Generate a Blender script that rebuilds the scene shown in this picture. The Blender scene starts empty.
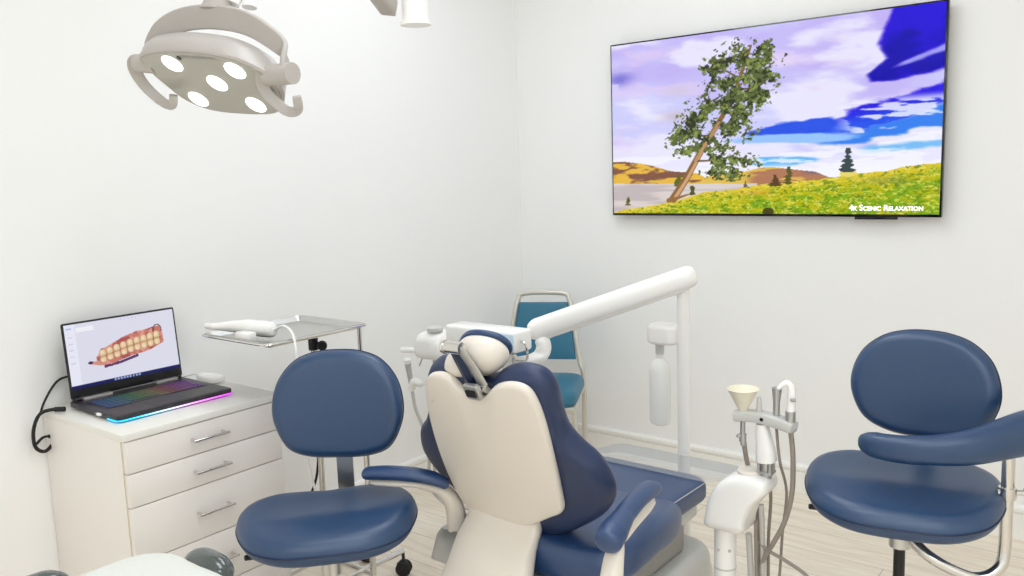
import bpy, bmesh, math, random
import numpy as np
from mathutils import Vector, Matrix
random.seed(7)
PI = math.pi
S = bpy.context.scene
COL = S.collection

# ------------------------------------------------------------------ camera
F_PX, YAW, PITCH, ROLL = 845.2, math.radians(38.353), math.radians(7.824), math.radians(-1.880)
CAM = Vector((2.7372, -3.5594, 1.44))
fw = Vector((-math.sin(YAW) * math.cos(PITCH), math.cos(YAW) * math.cos(PITCH), -math.sin(PITCH)))
rt = Vector((math.cos(YAW), math.sin(YAW), 0))
up = rt.cross(fw)
r2 = rt * math.cos(ROLL) + up * math.sin(ROLL)
u2 = -rt * math.sin(ROLL) + up * math.cos(ROLL)
cd = bpy.data.cameras.new('camera')
cam = bpy.data.objects.new('camera', cd)
COL.objects.link(cam)
cd.sensor_width = 36
cd.lens = F_PX / 1024 * 36
cd.clip_start = 0.02
cam.matrix_world = Matrix(((r2.x, u2.x, -fw.x, CAM.x), (r2.y, u2.y, -fw.y, CAM.y), (r2.z, u2.z, -fw.z, CAM.z), (0, 0, 0, 1)))
S.camera = cam

# ------------------------------------------------------------------ world, exposure, ceiling lights
w = bpy.data.worlds.new('world')
S.world = w
w.use_nodes = True
w.node_tree.nodes['Background'].inputs[0].default_value = (1, 1, 1, 1)
w.node_tree.nodes['Background'].inputs[1].default_value = 0.3
S.view_settings.view_transform = 'Standard'
S.view_settings.look = 'None'
S.view_settings.gamma = 1
S.view_settings.use_curve_mapping = False
S.view_settings.exposure = 0.0
S.cycles.max_bounces = 12
S.cycles.diffuse_bounces = 9
S.cycles.glossy_bounces = 4
S.cycles.transparent_max_bounces = 8
S.cycles.caustics_reflective = False
S.cycles.caustics_refractive = False
S.cycles.use_denoising = True
LIGHT_POWER = 12.0
ROOM_X, ROOM_Y, ROOM_Z = 4.5, -5.2, 2.75
PANELS = [(1.1, -1.2), (1.8, -2.4), (2.6, -4.6), (3.6, -4.4), (3.3, -3.2)]
for (lx, ly) in PANELS:
    ld = bpy.data.lights.new('ceiling_panel_light', 'AREA')
    ld.shape = 'RECTANGLE'
    ld.size, ld.size_y = 1.16, 0.56
    ld.energy = LIGHT_POWER
    ld.color = (0.865, 0.93, 1.0)
    lo = bpy.data.objects.new('ceiling_panel_light', ld)
    lo.location = (lx, ly, ROOM_Z - 0.03)
    COL.objects.link(lo)


# ------------------------------------------------------------------ helpers
def lin(c):
    return tuple(((v / 255) / 12.92 if v / 255 <= 0.04045 else ((v / 255 + 0.055) / 1.055) ** 2.4) for v in c)


def mat(name, rgb, rough=0.5, metal=0.0, bump=0.0, bscale=200, var=0.0, vscale=6, coat=0.0, spec=0.5, trans=0.0, alpha=1.0,
        emit=None, estr=0.0):
    m = bpy.data.materials.new(name)
    m.use_nodes = True
    nt = m.node_tree
    b = nt.nodes['Principled BSDF']
    c = lin(rgb) + (1,)
    b.inputs['Base Color'].default_value = c
    b.inputs['Roughness'].default_value = rough
    b.inputs['Metallic'].default_value = metal
    b.inputs['Specular IOR Level'].default_value = spec
    b.inputs['Coat Weight'].default_value = coat
    b.inputs['Coat Roughness'].default_value = 0.15
    b.inputs['Transmission Weight'].default_value = trans
    b.inputs['Alpha'].default_value = alpha
    if emit:
        b.inputs['Emission Color'].default_value = lin(emit) + (1,)
        b.inputs['Emission Strength'].default_value = estr
    tc = nt.nodes.new('ShaderNodeTexCoord')
    nz = nt.nodes.new('ShaderNodeTexNoise')
    nz.inputs['Scale'].default_value = vscale
    nz.inputs['Detail'].default_value = 3
    nt.links.new(tc.outputs['Object'], nz.inputs['Vector'])
    mx = nt.nodes.new('ShaderNodeMix')
    mx.data_type = 'RGBA'
    mx.inputs['A'].default_value = tuple(v * (1 - var) for v in c[:3]) + (1,)
    mx.inputs['B'].default_value = tuple(min(1, v * (1 + var)) for v in c[:3]) + (1,)
    nt.links.new(nz.outputs['Fac'], mx.inputs['Factor'])
    nt.links.new(mx.outputs['Result'], b.inputs['Base Color'])
    if bump:
        n2 = nt.nodes.new('ShaderNodeTexNoise')
        n2.inputs['Scale'].default_value = bscale
        nt.links.new(tc.outputs['Object'], n2.inputs['Vector'])
        bp = nt.nodes.new('ShaderNodeBump')
        bp.inputs['Strength'].default_value = bump
        bp.inputs['Distance'].default_value = 0.002
        nt.links.new(n2.outputs['Fac'], bp.inputs['Height'])
        nt.links.new(bp.outputs['Normal'], b.inputs['Normal'])
    return m


M = {}
M['wall'] = mat('wall_paint', (248, 248, 247), 0.6, bump=0.06, bscale=90, var=0.006)
M['trim'] = mat('trim_paint', (248, 247, 243), 0.35)
M['ceiling'] = mat('ceiling_paint', (248, 248, 246), 0.8)
M['leather'] = mat('navy_leather', (26, 62, 102), 0.38, bump=0.15, bscale=260, var=0.06, vscale=5, spec=0.8)
M['chairleather'] = mat('navy_chair_leather', (36, 66, 110), 0.38, bump=0.15, bscale=260, var=0.05, vscale=5, spec=0.8)
M['indigo'] = mat('indigo_back_leather', (40, 54, 88), 0.42, bump=0.2, bscale=260, var=0.05)
M['piping'] = mat('navy_piping', (22, 40, 72), 0.45)
M['teal'] = mat('teal_vinyl', (48, 114, 142), 0.45, bump=0.2, bscale=220, var=0.05)
M['shell'] = mat('warm_white_plastic', (232, 224, 213), 0.35, var=0.015, coat=0.2)
M['white'] = mat('white_plastic', (250, 249, 246), 0.25, var=0.01, coat=0.3)
M['ivory'] = mat('pale_ivory_enamel', (249, 247, 243), 0.3, coat=0.2)
M['lightgrey'] = mat('light_grey_plastic', (206, 206, 202), 0.35, var=0.02)
M['midgrey'] = mat('mid_grey_plastic', (150, 148, 144), 0.5)
M['lampgrey'] = mat('lamp_grey_plastic', (184, 178, 173), 0.35, var=0.02)
M['lampface'] = mat('lamp_face_plastic', (172, 170, 160), 0.25, coat=0.4)
M['champ'] = mat('champagne_tube', (214, 210, 200), 0.3, metal=0.35)
M['chrome'] = mat('chrome', (222, 220, 216), 0.14, metal=1.0)
M['steel'] = mat('brushed_steel', (205, 205, 203), 0.28, metal=1.0, var=0.03, vscale=40)
M['alu'] = mat('satin_aluminium', (190, 190, 188), 0.4, metal=0.8)
M['black'] = mat('black_plastic', (22, 22, 24), 0.4)
M['rubber'] = mat('black_rubber', (28, 26, 26), 0.7)
M['blackgloss'] = mat('gloss_black', (12, 12, 16), 0.12)
M['hose'] = mat('taupe_hose', (150, 140, 130), 0.5, var=0.05, vscale=60)
M['palehose'] = mat('pale_grey_hose', (196, 193, 188), 0.45)
M['laminate'] = mat('white_laminate', (242, 237, 232), 0.4, var=0.02, vscale=3)
M['laminate_top'] = mat('white_laminate_top', (240, 238, 232), 0.35, var=0.01)
M['edgeband'] = mat('cream_edge_band', (226, 216, 196), 0.5)
M['gap'] = mat('dark_gap', (96, 78, 66), 0.8)
M['cream'] = mat('cream_plastic', (240, 234, 214), 0.35)
M['smoke'] = mat('smoked_dark_plastic', (70, 78, 76), 0.08, coat=0.6)
M['speckle'] = mat('speckled_white', (222, 224, 217), 0.5, var=0.05, vscale=220, bump=0.3, bscale=300)
M['led'] = mat('lit_led', (255, 255, 255), 0.4, emit=(255, 253, 248), estr=3.0)
M['paper'] = mat('pale_blue_panel', (206, 228, 244), 0.3)
M['bottle'] = mat('frosted_bottle', (250, 250, 246), 0.3, alpha=0.85)
M['laptop'] = mat('charcoal_laptop', (44, 43, 47), 0.4, var=0.06, vscale=20)
M['silver'] = mat('silver_strip', (200, 196, 196), 0.3, metal=0.6)


def cover_mat():
    m = bpy.data.materials.new('clear_vinyl')
    m.use_nodes = True
    nt = m.node_tree
    nt.nodes.clear()
    o = nt.nodes.new('ShaderNodeOutputMaterial')
    t = nt.nodes.new('ShaderNodeBsdfTransparent')
    t.inputs[0].default_value = (0.86, 0.88, 0.9, 1)
    g = nt.nodes.new('ShaderNodeBsdfPrincipled')
    g.inputs['Base Color'].default_value = (0.62, 0.64, 0.67, 1)
    g.inputs['Roughness'].default_value = 0.18
    fr = nt.nodes.new('ShaderNodeLayerWeight')
    fr.inputs[0].default_value = 0.35
    mr = nt.nodes.new('ShaderNodeMapRange')
    mr.inputs['To Min'].default_value = 0.14
    mr.inputs['To Max'].default_value = 0.5
    nt.links.new(fr.outputs['Facing'], mr.inputs['Value'])
    mx = nt.nodes.new('ShaderNodeMixShader')
    nt.links.new(mr.outputs[0], mx.inputs[0])
    nt.links.new(t.outputs[0], mx.inputs[1])
    nt.links.new(g.outputs[0], mx.inputs[2])
    nt.links.new(mx.outputs[0], o.inputs[0])
    return m


M['clear'] = cover_mat()


def floor_mat():
    m = bpy.data.materials.new('pale_oak_planks')
    m.use_nodes = True
    nt = m.node_tree
    N, L = nt.nodes, nt.links
    b = N['Principled BSDF']
    tc = N.new('ShaderNodeTexCoord')
    br = N.new('ShaderNodeTexBrick')
    br.offset = 0.37
    br.inputs['Scale'].default_value = 1.0
    br.inputs['Brick Width'].default_value = 1.22
    br.inputs['Row Height'].default_value = 0.18
    br.inputs['Mortar Size'].default_value = 0.0012
    br.inputs['Color1'].default_value = lin((247, 238, 224)) + (1,)
    br.inputs['Color2'].default_value = lin((239, 228, 212)) + (1,)
    br.inputs['Mortar'].default_value = lin((176, 160, 138)) + (1,)
    L.new(tc.outputs['Object'], br.inputs['Vector'])
    mp = N.new('ShaderNodeMapping')
    mp.inputs['Scale'].default_value = (1.4, 16, 1)
    L.new(tc.outputs['Object'], mp.inputs['Vector'])
    nz = N.new('ShaderNodeTexNoise')
    nz.inputs['Scale'].default_value = 2.2
    nz.inputs['Detail'].default_value = 6
    nz.inputs['Distortion'].default_value = 0.8
    L.new(mp.outputs[0], nz.inputs['Vector'])
    cr = N.new('ShaderNodeValToRGB')
    cr.color_ramp.elements[0].position = 0.35
    cr.color_ramp.elements[0].color = (0.86, 0.83, 0.79, 1)
    cr.color_ramp.elements[1].position = 0.62
    cr.color_ramp.elements[1].color = (1, 1, 1, 1)
    L.new(nz.outputs['Fac'], cr.inputs[0])
    mx = N.new('ShaderNodeMix')
    mx.data_type = 'RGBA'
    mx.blend_type = 'MULTIPLY'
    mx.inputs['Factor'].default_value = 1
    L.new(br.outputs['Color'], mx.inputs['A'])
    L.new(cr.outputs[0], mx.inputs['B'])
    L.new(mx.outputs['Result'], b.inputs['Base Color'])
    b.inputs['Roughness'].default_value = 0.42
    return m


M['floor'] = floor_mat()


def screen_mat(name, strength):
    m = bpy.data.materials.new(name)
    m.use_nodes = True
    nt = m.node_tree
    b = nt.nodes['Principled BSDF']
    b.inputs['Base Color'].default_value = (0.004, 0.004, 0.004, 1)
    b.inputs['Roughness'].default_value = 0.3
    b.inputs['Specular IOR Level'].default_value = 0.15
    a = nt.nodes.new('ShaderNodeVertexColor')
    a.layer_name = 'picture'
    nt.links.new(a.outputs['Color'], b.inputs['Emission Color'])
    b.inputs['Emission Strength'].default_value = strength
    return m


def gradient_glow(name, y0, y1, stops, strength, dark=False):
    """emission running through colours along the object's y axis"""
    m = bpy.data.materials.new(name)
    m.use_nodes = True
    nt = m.node_tree
    b = nt.nodes['Principled BSDF']
    b.inputs['Base Color'].default_value = (0.02, 0.02, 0.025, 1)
    tc = nt.nodes.new('ShaderNodeTexCoord')
    sp = nt.nodes.new('ShaderNodeSeparateXYZ')
    nt.links.new(tc.outputs['Object'], sp.inputs[0])
    mr = nt.nodes.new('ShaderNodeMapRange')
    mr.inputs['From Min'].default_value = y0
    mr.inputs['From Max'].default_value = y1
    nt.links.new(sp.outputs['Y'], mr.inputs['Value'])
    cr = nt.nodes.new('ShaderNodeValToRGB')
    e = cr.color_ramp.elements
    e[0].position, e[0].color = stops[0][0], lin(stops[0][1]) + (1,)
    e[1].position, e[1].color = stops[-1][0], lin(stops[-1][1]) + (1,)
    for p, c in stops[1:-1]:
        k = e.new(p)
        k.color = lin(c) + (1,)
    nt.links.new(mr.outputs[0], cr.inputs[0])
    nt.links.new(cr.outputs[0], b.inputs['Emission Color'])
    b.inputs['Emission Strength'].default_value = strength
    return m


def world_off(p):
    v = Vector((0, 0, 0))
    while p is not None:
        v += Vector(p.location)
        p = p.parent
    return v


def obj(name, bm, m, parent=None, label=None, local=False, kind=None, sharp=38):
    """one mesh object. Coordinates are world ones unless local; the parent's offset is taken off"""
    bmesh.ops.recalc_face_normals(bm, faces=bm.faces)
    if parent is not None and not local:
        bmesh.ops.translate(bm, verts=bm.verts, vec=-world_off(parent))
    me = bpy.data.meshes.new(name)
    bm.to_mesh(me)
    bm.free()
    me.polygons.foreach_set('use_smooth', [True] * len(me.polygons))
    me.set_sharp_from_angle(angle=math.radians(sharp))
    me.materials.append(M[m] if isinstance(m, str) else m)
    o = bpy.data.objects.new(name, me)
    COL.objects.link(o)
    if parent is not None:
        o.parent = parent
    if label:
        o['label'] = label
    if kind:
        o['kind'] = kind
    return o


def tag(o, label, cat, group=None):
    o['label'] = label
    o['category'] = cat
    if group:
        o['group'] = group
    return o


def thing(name, label, cat, loc=(0, 0, 0), rotz=0, group=None):
    o = bpy.data.objects.new(name, None)
    o.empty_display_size = 0.05
    COL.objects.link(o)
    o.location = loc
    o.rotation_euler = (0, 0, rotz)
    return tag(o, label, cat, group)


def BM():
    return bmesh.new()


def box(bm, x0, x1, y0, y1, z0, z1, bev=0.0, seg=2):
    r = bmesh.ops.create_cube(bm, size=1)
    vs = r['verts']
    for v in vs:
        v.co = Vector(((x0 + x1) / 2 + v.co.x * (x1 - x0), (y0 + y1) / 2 + v.co.y * (y1 - y0), (z0 + z1) / 2 + v.co.z * (z1 - z0)))
    if bev > 0:
        es = list({e for v in vs for e in v.link_edges})
        bmesh.ops.bevel(bm, geom=es, offset=bev, segments=seg, affect='EDGES', profile=0.5)
    return bm


def smooth_path(pts, sub=6, closed=False):
    P = [Vector(p) for p in pts]
    n = len(P)
    out = []
    rng = range(n) if closed else range(n - 1)
    for i in rng:
        if closed:
            a, b, c, d = P[(i - 1) % n], P[i], P[(i + 1) % n], P[(i + 2) % n]
        else:
            a, b, c, d = P[max(i - 1, 0)], P[i], P[i + 1], P[min(i + 2, n - 1)]
        for k in range(sub):
            t = k / sub
            out.append(0.5 * ((2 * b) + (c - a) * t + (2 * a - 5 * b + 4 * c - d) * t * t + (3 * b - a - 3 * c + d) * t ** 3))
    if not closed:
        out.append(P[-1])
    return out


def tube(bm, pts, r, n=12, sub=0, closed=False, ry=None, upv=None, taper=None):
    """round (or oval: ry) tube swept along pts; r may be a list over the given pts"""
    P = smooth_path(pts, sub, closed) if sub else [Vector(p) for p in pts]
    cnt = len(P)
    if isinstance(r, (list, tuple)):
        R = [np.interp(i / (cnt - 1), np.linspace(0, 1, len(r)), r) for i in range(cnt)]
    else:
        R = [r] * cnt
    k = (ry / R[0]) if ry else 1.0
    rings = []
    prev = None
    for i, p in enumerate(P):
        if closed:
            t = (P[(i + 1) % cnt] - P[i - 1]).normalized()
        else:
            t = (P[min(i + 1, cnt - 1)] - P[max(i - 1, 0)]).normalized()
        if upv is not None:
            nrm = Vector(upv) - t * t.dot(Vector(upv))
        elif prev is None:
            a = Vector((0, 0, 1)) if abs(t.z) < 0.9 else Vector((1, 0, 0))
            nrm = a - t * t.dot(a)
        else:
            nrm = prev - t * t.dot(prev)
        nrm.normalize()
        prev = nrm
        bn = t.cross(nrm)
        rings.append([bm.verts.new(p + bn * math.cos(2 * PI * j / n) * R[i] + nrm * math.sin(2 * PI * j / n) * R[i] * k) for j in range(n)])
    m = cnt if closed else cnt - 1
    for i in range(m):
        A, B = rings[i], rings[(i + 1) % cnt]
        for j in range(n):
            bm.faces.new((A[j], A[(j + 1) % n], B[(j + 1) % n], B[j]))
    if not closed:
        bm.faces.new(rings[0][::-1])
        bm.faces.new(rings[-1])
    return bm


def lathe(bm, prof, c, axis=(0, 0, 1), n=28):
    """profile of (radius, height) turned about an axis through c"""
    z = Vector(axis).normalized()
    a = Vector((0, 0, 1)) if abs(z.z) < 0.9 else Vector((1, 0, 0))
    x = (a - z * z.dot(a)).normalized()
    y = z.cross(x)
    c = Vector(c)
    rings = []
    for (r, h) in prof:
        if r < 1e-5:
            rings.append([bm.verts.new(c + z * h)])
        else:
            rings.append([bm.verts.new(c + z * h + (x * math.cos(2 * PI * j / n) + y * math.sin(2 * PI * j / n)) * r) for j in range(n)])
    for A, B in zip(rings, rings[1:]):
        for j in range(n):
            q = [A[j % len(A)], A[(j + 1) % len(A)], B[(j + 1) % len(B)], B[j % len(B)]]
            u = []
            for v in q:
                if v not in u:
                    u.append(v)
            if len(u) > 2:
                try:
                    bm.faces.new(u)
                except ValueError:
                    pass
    for R in (rings[0], rings[-1]):
        if len(R) > 2:
            bm.faces.new(R)
    return bm


def rod(bm, a, b, r, n=12, r1=None):
    a, b = Vector(a), Vector(b)
    return lathe(bm, [(r, 0), (r if r1 is None else r1, (b - a).length)], a, b - a, n)


def pillow(bm, outline, fr, t, e, dome=0.0, dome2=None, sub=5, smooth=True, rings=5):
    """closed outline (a,b) filled as a body of thickness t (d from -t/2 to t/2), edge radius e; fr maps (a,b,d) to a point"""
    pts = smooth_path([(p[0], p[1], 0) for p in outline], sub, True) if smooth else [Vector((p[0], p[1], 0)) for p in outline]
    cx = (max(p.x for p in pts) + min(p.x for p in pts)) / 2
    cy = (max(p.y for p in pts) + min(p.y for p in pts)) / 2
    R = sum(math.hypot(p.x - cx, p.y - cy) for p in pts) / len(pts)
    if dome2 is None:
        dome2 = dome
    prof = []
    for k in range(rings + 1):
        ph = PI / 2 * k / rings
        prof.append((1 - e * (1 - math.sin(ph)) / R, t / 2 - e + e * math.cos(ph)))
    s0 = prof[0][0]
    inner = [(s0 * q, t / 2) for q in (0.2, 0.4, 0.6, 0.75, 0.88)]
    full = [(s, d + dome * (1 - s * s)) for s, d in inner + prof]
    if e < t / 2 - 1e-4:
        full += [(1.0, -(t / 2 - e))]
    back = [(s, -d - dome2 * (1 - s * s)) for s, d in (inner + prof)[::-1]]
    full += back[1:]
    n = len(pts)
    rs = []
    for s, d in full:
        rs.append([bm.verts.new(fr(cx + (p.x - cx) * s, cy + (p.y - cy) * s, d)) for p in pts])
    for A, B in zip(rs, rs[1:]):
        for j in range(n):
            bm.faces.new((A[j], A[(j + 1) % n], B[(j + 1) % n], B[j]))
    c0 = bm.verts.new(fr(cx, cy, t / 2 + dome))
    c1 = bm.verts.new(fr(cx, cy, -t / 2 - dome2))
    for j in range(n):
        bm.faces.new((rs[0][j], rs[0][(j + 1) % n], c0))
        bm.faces.new((rs[-1][(j + 1) % n], rs[-1][j], c1))
    return bm


def flat_frame(z=0.0):
    return lambda a, b, d: Vector((a, b, z + d))


def prism(bm, outline, fr, t, bev=0.003):
    pillow(bm, outline, fr, t, bev, smooth=False, rings=2)
    return bm


def rrect(x0, x1, y0, y1, r, n=5):
    out = []
    for cx, cy, a in ((x1 - r, y1 - r, 0), (x0 + r, y1 - r, 90), (x0 + r, y0 + r, 180), (x1 - r, y0 + r, 270)):
        for k in range(n + 1):
            q = math.radians(a + 90 * k / n)
            out.append((cx + r * math.cos(q), cy + r * math.sin(q)))
    return out


# ------------------------------------------------------------------ room
def slab(name, *a):
    return obj(name, box(BM(), *a), {'f': 'floor', 'w': 'wall', 'c': 'ceiling'}[name[0]], kind='structure')


slab('floor', -0.1, ROOM_X + 0.1, ROOM_Y - 0.1, 0.1, -0.1, 0)
slab('ceiling', -0.1, ROOM_X + 0.1, ROOM_Y - 0.1, 0.1, ROOM_Z, ROOM_Z + 0.1)
slab('wall_left', -0.1, 0, ROOM_Y, 0, 0, ROOM_Z)
slab('wall_back', -0.1, ROOM_X + 0.1, 0, 0.1, 0, ROOM_Z)
slab('wall_right', ROOM_X, ROOM_X + 0.1, ROOM_Y, 0, 0, ROOM_Z)
slab('wall_front', -0.1, ROOM_X + 0.1, ROOM_Y - 0.1, ROOM_Y, 0, ROOM_Z)
BASEPROF = [(0, 0), (0.012, 0), (0.012, 0.097), (0.006, 0.100), (0.006, 0.105), (0.018, 0.109), (0.018, 0.122), (0.012, 0.130), (0, 0.132)]


def baseboard(name, a, b, nrm):
    bm = BM()
    A, B, n = Vector(a), Vector(b), Vector(nrm)
    r0 = [bm.verts.new(A + n * d + Vector((0, 0, z))) for d, z in BASEPROF]
    r1 = [bm.verts.new(B + n * d + Vector((0, 0, z))) for d, z in BASEPROF]
    k = len(BASEPROF)
    for j in range(k):
        bm.faces.new((r0[j], r0[(j + 1) % k], r1[(j + 1) % k], r1[j]))
    bm.faces.new(r0)
    bm.faces.new(r1[::-1])
    obj(name, bm, 'trim', kind='structure', sharp=20)


baseboard('baseboard_back', (0.016, 0, 0), (ROOM_X, 0, 0), (0, -1, 0))
baseboard('baseboard_left', (0, -1.93, 0), (0, 0, 0), (1, 0, 0))


# ------------------------------------------------------------------ painted pictures for the two screens
def fbm(U, V, seed, octv=5, fx=4.0, fy=4.0, gain=0.5):
    rng = np.random.RandomState(seed)
    out = np.zeros_like(U)
    amp, tot = 1.0, 0.0
    for o in range(octv):
        g = rng.rand(64, 64)
        x = U * fx * 2 ** o + rng.rand() * 30
        y = V * fy * 2 ** o + rng.rand() * 30
        xi, yi = np.floor(x).astype(int), np.floor(y).astype(int)
        tx, ty = x - xi, y - yi
        tx, ty = tx * tx * (3 - 2 * tx), ty * ty * (3 - 2 * ty)
        a = g[yi % 64, xi % 64]
        b = g[yi % 64, (xi + 1) % 64]
        c = g[(yi + 1) % 64, xi % 64]
        d = g[(yi + 1) % 64, (xi + 1) % 64]
        out += amp * ((a * (1 - tx) + b * tx) * (1 - ty) + (c * (1 - tx) + d * tx) * ty)
        tot += amp
        amp *= gain
    return out / tot


def sstep(a, b, x):
    t = np.clip((x - a) / (b - a), 0, 1)
    return t * t * (3 - 2 * t)


def over(img, col, mask):
    c = np.array(col, float)
    if c.ndim == 1:
        c = c[None, None, :]
    return img * (1 - mask[..., None]) + c * mask[..., None]


def paint_landscape(nx, ny):
    U, V = np.meshgrid(np.linspace(0, 1, nx), np.linspace(0, 1, ny))
    A = 1.8
    base = np.array([206, 206, 252.])
    img = np.ones((ny, nx, 3)) * base
    # lilac wash in the upper half, whiter lower down
    q = fbm(U, V, 3, 5, 3, 4)
    img = over(img, (186, 160, 240), sstep(0.46, 0.8, q + 0.30 * V - 0.12 * U - 0.06) * 0.55)
    q = fbm(U + 0.35 * V, V, 8, 6, 4, 7)
    img = over(img, (236, 234, 253), sstep(0.40, 0.58, q + 0.16 * (0.65 - V)) * 0.9)
    q = fbm(U + 0.35 * V, V, 9, 6, 5, 9) - 0.03
    img = over(img, (226, 206, 244), sstep(0.5, 0.7, q) * sstep(0.25, 0.5, V) * 0.6)
    img = over(img, (126, 120, 216), sstep(0.50, 0.62, fbm(U, V, 12, 5, 8, 12)) * np.exp(-(((U - 0.03) / 0.05) ** 2 + ((V - 0.80) / 0.04) ** 2)))
    img = over(img, (204, 190, 204), np.exp(-(((U - 0.23) / 0.05) ** 2 + ((V - 0.56) / 0.03) ** 2)) * 0.8)
    img = over(img, (208, 198, 216), np.exp(-(((U - 0.24) / 0.05) ** 2 + ((V - 0.70) / 0.03) ** 2)) * 0.6)
    # deep blue opening in the top right with a ragged edge
    wv = fbm(U, V, 21, 6, 9, 9) - 0.5
    eb = np.interp(V, [0.60, 0.655, 0.70, 0.766, 0.84, 0.914, 1.0], [0.88, 0.815, 0.811, 0.862, 0.833, 0.842, 0.874])
    deep = sstep(-0.012, 0.012, U - eb + 0.06 * wv) * sstep(0.0, 0.02, V - np.interp(U, [0.8, 0.9, 1.0], [0.648, 0.650, 0.672]) + 0.06 * wv)
    img = over(img, (34, 6, 216), deep)
    img = over(img, (14, 2, 170), deep * sstep(0.47, 0.6, fbm(U, V, 33, 4, 5, 5)) * 0.9)
    # cloud streak lying in the blue
    d = np.abs(V - np.interp(U, [0.86, 1.0], [0.712, 0.79])) / np.interp(U, [0.86, 0.95, 1.0], [0.008, 0.022, 0.022])
    img = over(img, (176, 176, 246), sstep(1.1, 0.2, d + 1.4 * wv) * sstep(0.86, 0.91, U) * 0.9)
    # slanting band of blue below, broken by cloud
    n = fbm(U + 0.5 * V, V, 41, 6, 9, 16) - 0.5
    top = np.interp(U, [0.60, 0.693, 0.78, 0.862, 0.922, 1.0], [0.43, 0.488, 0.507, 0.575, 0.61, 0.645])
    bot = np.interp(U, [0.66, 0.781, 0.843, 0.923, 1.0], [0.425, 0.427, 0.455, 0.490, 0.52])
    m = sstep(-0.005, 0.02, top + 0.01 - V + 0.10 * n) * sstep(-0.005, 0.02, V - bot + 0.015 - 0.10 * n) * sstep(0.60, 0.66, U)
    img = over(img, (38, 22, 226), m)
    img = over(img, (36, 84, 236), m * sstep(0.55, 0.45, V - 0.25 * (U - 0.8)))
    # lighter blues under it
    top2 = np.interp(U, [0.66, 0.76, 0.844, 1.0], [0.405, 0.41, 0.45, 0.51])
    bot2 = np.interp(U, [0.66, 0.76, 0.844, 1.0], [0.375, 0.36, 0.375, 0.40])
    m = sstep(0.0, 0.02, top2 + 0.01 - V + 0.08 * n) * sstep(0.0, 0.02, V - bot2 - 0.08 * n) * sstep(0.64, 0.70, U)
    img = over(img, (54, 128, 240), m)
    q = fbm(U + 0.4 * V, V, 44, 6, 8, 26)
    img = over(img, (244, 244, 254), sstep(0.55, 0.62, q) * sstep(0.70, 0.80, U) * sstep(0.60, 0.55, V) * 0.85)
    d = np.abs(V - np.interp(U, [0.79, 1.0], [0.315, 0.345])) / 0.022
    img = over(img, (120, 190, 246), sstep(1.2, 0.2, d + 2.5 * n) * sstep(0.77, 0.83, U))
    d = np.hypot((U - 0.614) / 0.095, (V - 0.455 - 0.15 * (U - 0.614)) / 0.028)
    img = over(img, (42, 84, 232), sstep(1.15, 0.7, d + 2.2 * n))
    d = np.hypot((U - 0.60) / 0.16, (V - 0.40) / 0.020)
    img = over(img, (150, 196, 250), sstep(1.15, 0.5, d + 2.2 * n))
    d = np.hypot((U - 0.60) / 0.13, (V - 0.285) / 0.022)
    img = over(img, (92, 182, 246), sstep(1.15, 0.6, d + 2.2 * n))
    img = over(img, (246, 246, 253), sstep(0.27, 0.22, V + 0.05 * n))
    img = over(img, (246, 246, 253), sstep(0.52, 0.62, fbm(U, V, 62, 5, 9, 30)) * sstep(0.40, 0.3, V) * 0.8)
    # far hills
    n = fbm(U, V, 71, 5, 14, 30)
    h1 = np.interp(U, [0, 0.041, 0.10, 0.146, 0.217, 0.301, 0.34], [0.312, 0.311, 0.298, 0.282, 0.245, 0.232, 0.20])
    m = (V < h1) & (V > 0.1) & (U < 0.34)
    img = over(img, (232, 186, 70), m * 1.0)
    img = over(img, (132, 88, 72), m * sstep(0.40, 0.52, n + 1.2 * (V - 0.25)))
    h2 = np.interp(U, [0.28, 0.36, 0.458, 0.508, 0.544, 0.604, 0.673, 0.713], [0.15, 0.225, 0.232, 0.250, 0.254, 0.238, 0.222, 0.190])
    m = (V < h2) & (U > 0.28) & (U < 0.72) & (V > 0.1)
    img = over(img, (226, 190, 84), m * 1.0)
    img = over(img, (178, 122, 92), m * sstep(0.42, 0.54, n + 0.02) * sstep(0.45, 0.5, U))
    img = over(img, (120, 100, 124), m * sstep(0.62, 0.67, U) * sstep(0.20, 0.225, V))
    # lake
    gx = [0.0, 0.039, 0.145, 0.245, 0.327, 0.433, 0.508, 0.628, 0.74, 0.784, 0.867, 0.908, 1.0]
    gy = [0.0, 0.022, 0.045, 0.08, 0.121, 0.137, 0.161, 0.173, 0.195, 0.207, 0.218, 0.236, 0.250]
    lk = (V < 0.180 - 0.03 * U) & (U < 0.50)
    img = over(img, (196, 184, 186), lk * 1.0)
    img = over(img, (222, 212, 208), lk * sstep(0.4, 0.6, fbm(U, V, 74, 4, 4, 40)) * 0.9)
    # meadow
    gl = np.interp(U, gx, gy) + 0.008 * (fbm(U, V, 75, 4, 40, 3) - 0.5)
    gm = (V < gl) * 1.0
    img = over(img, (188, 186, 16), gm)
    n = fbm(U, V, 81, 5, 30, 45, 0.8)
    img = over(img, (120, 166, 20), gm * sstep(0.45, 0.57, n + 0.9 * (gl - V) - 0.07) * 0.9)
    img = over(img, (236, 204, 60), gm * sstep(0.06, 0.0, gl - V) * 0.85)
    img = over(img, (236, 230, 110), gm * sstep(0.56, 0.66, fbm(U, V, 82, 3, 80, 90, 0.9)) * 0.7)
    img = over(img, (84, 122, 20), gm * sstep(0.56, 0.66, fbm(U, V, 83, 3, 76, 84, 0.9)) * 0.7)
    img = over(img, (212, 160, 60), gm * np.exp(-(((U - 0.50) / 0.05) ** 2 + ((V - 0.115) / 0.015) ** 2)) * 0.6)
    img = over(img, (170, 150, 90), gm * np.exp(-(((U - 0.86) / 0.08) ** 2 + ((V - 0.17) / 0.02) ** 2)) * 0.4)

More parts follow.
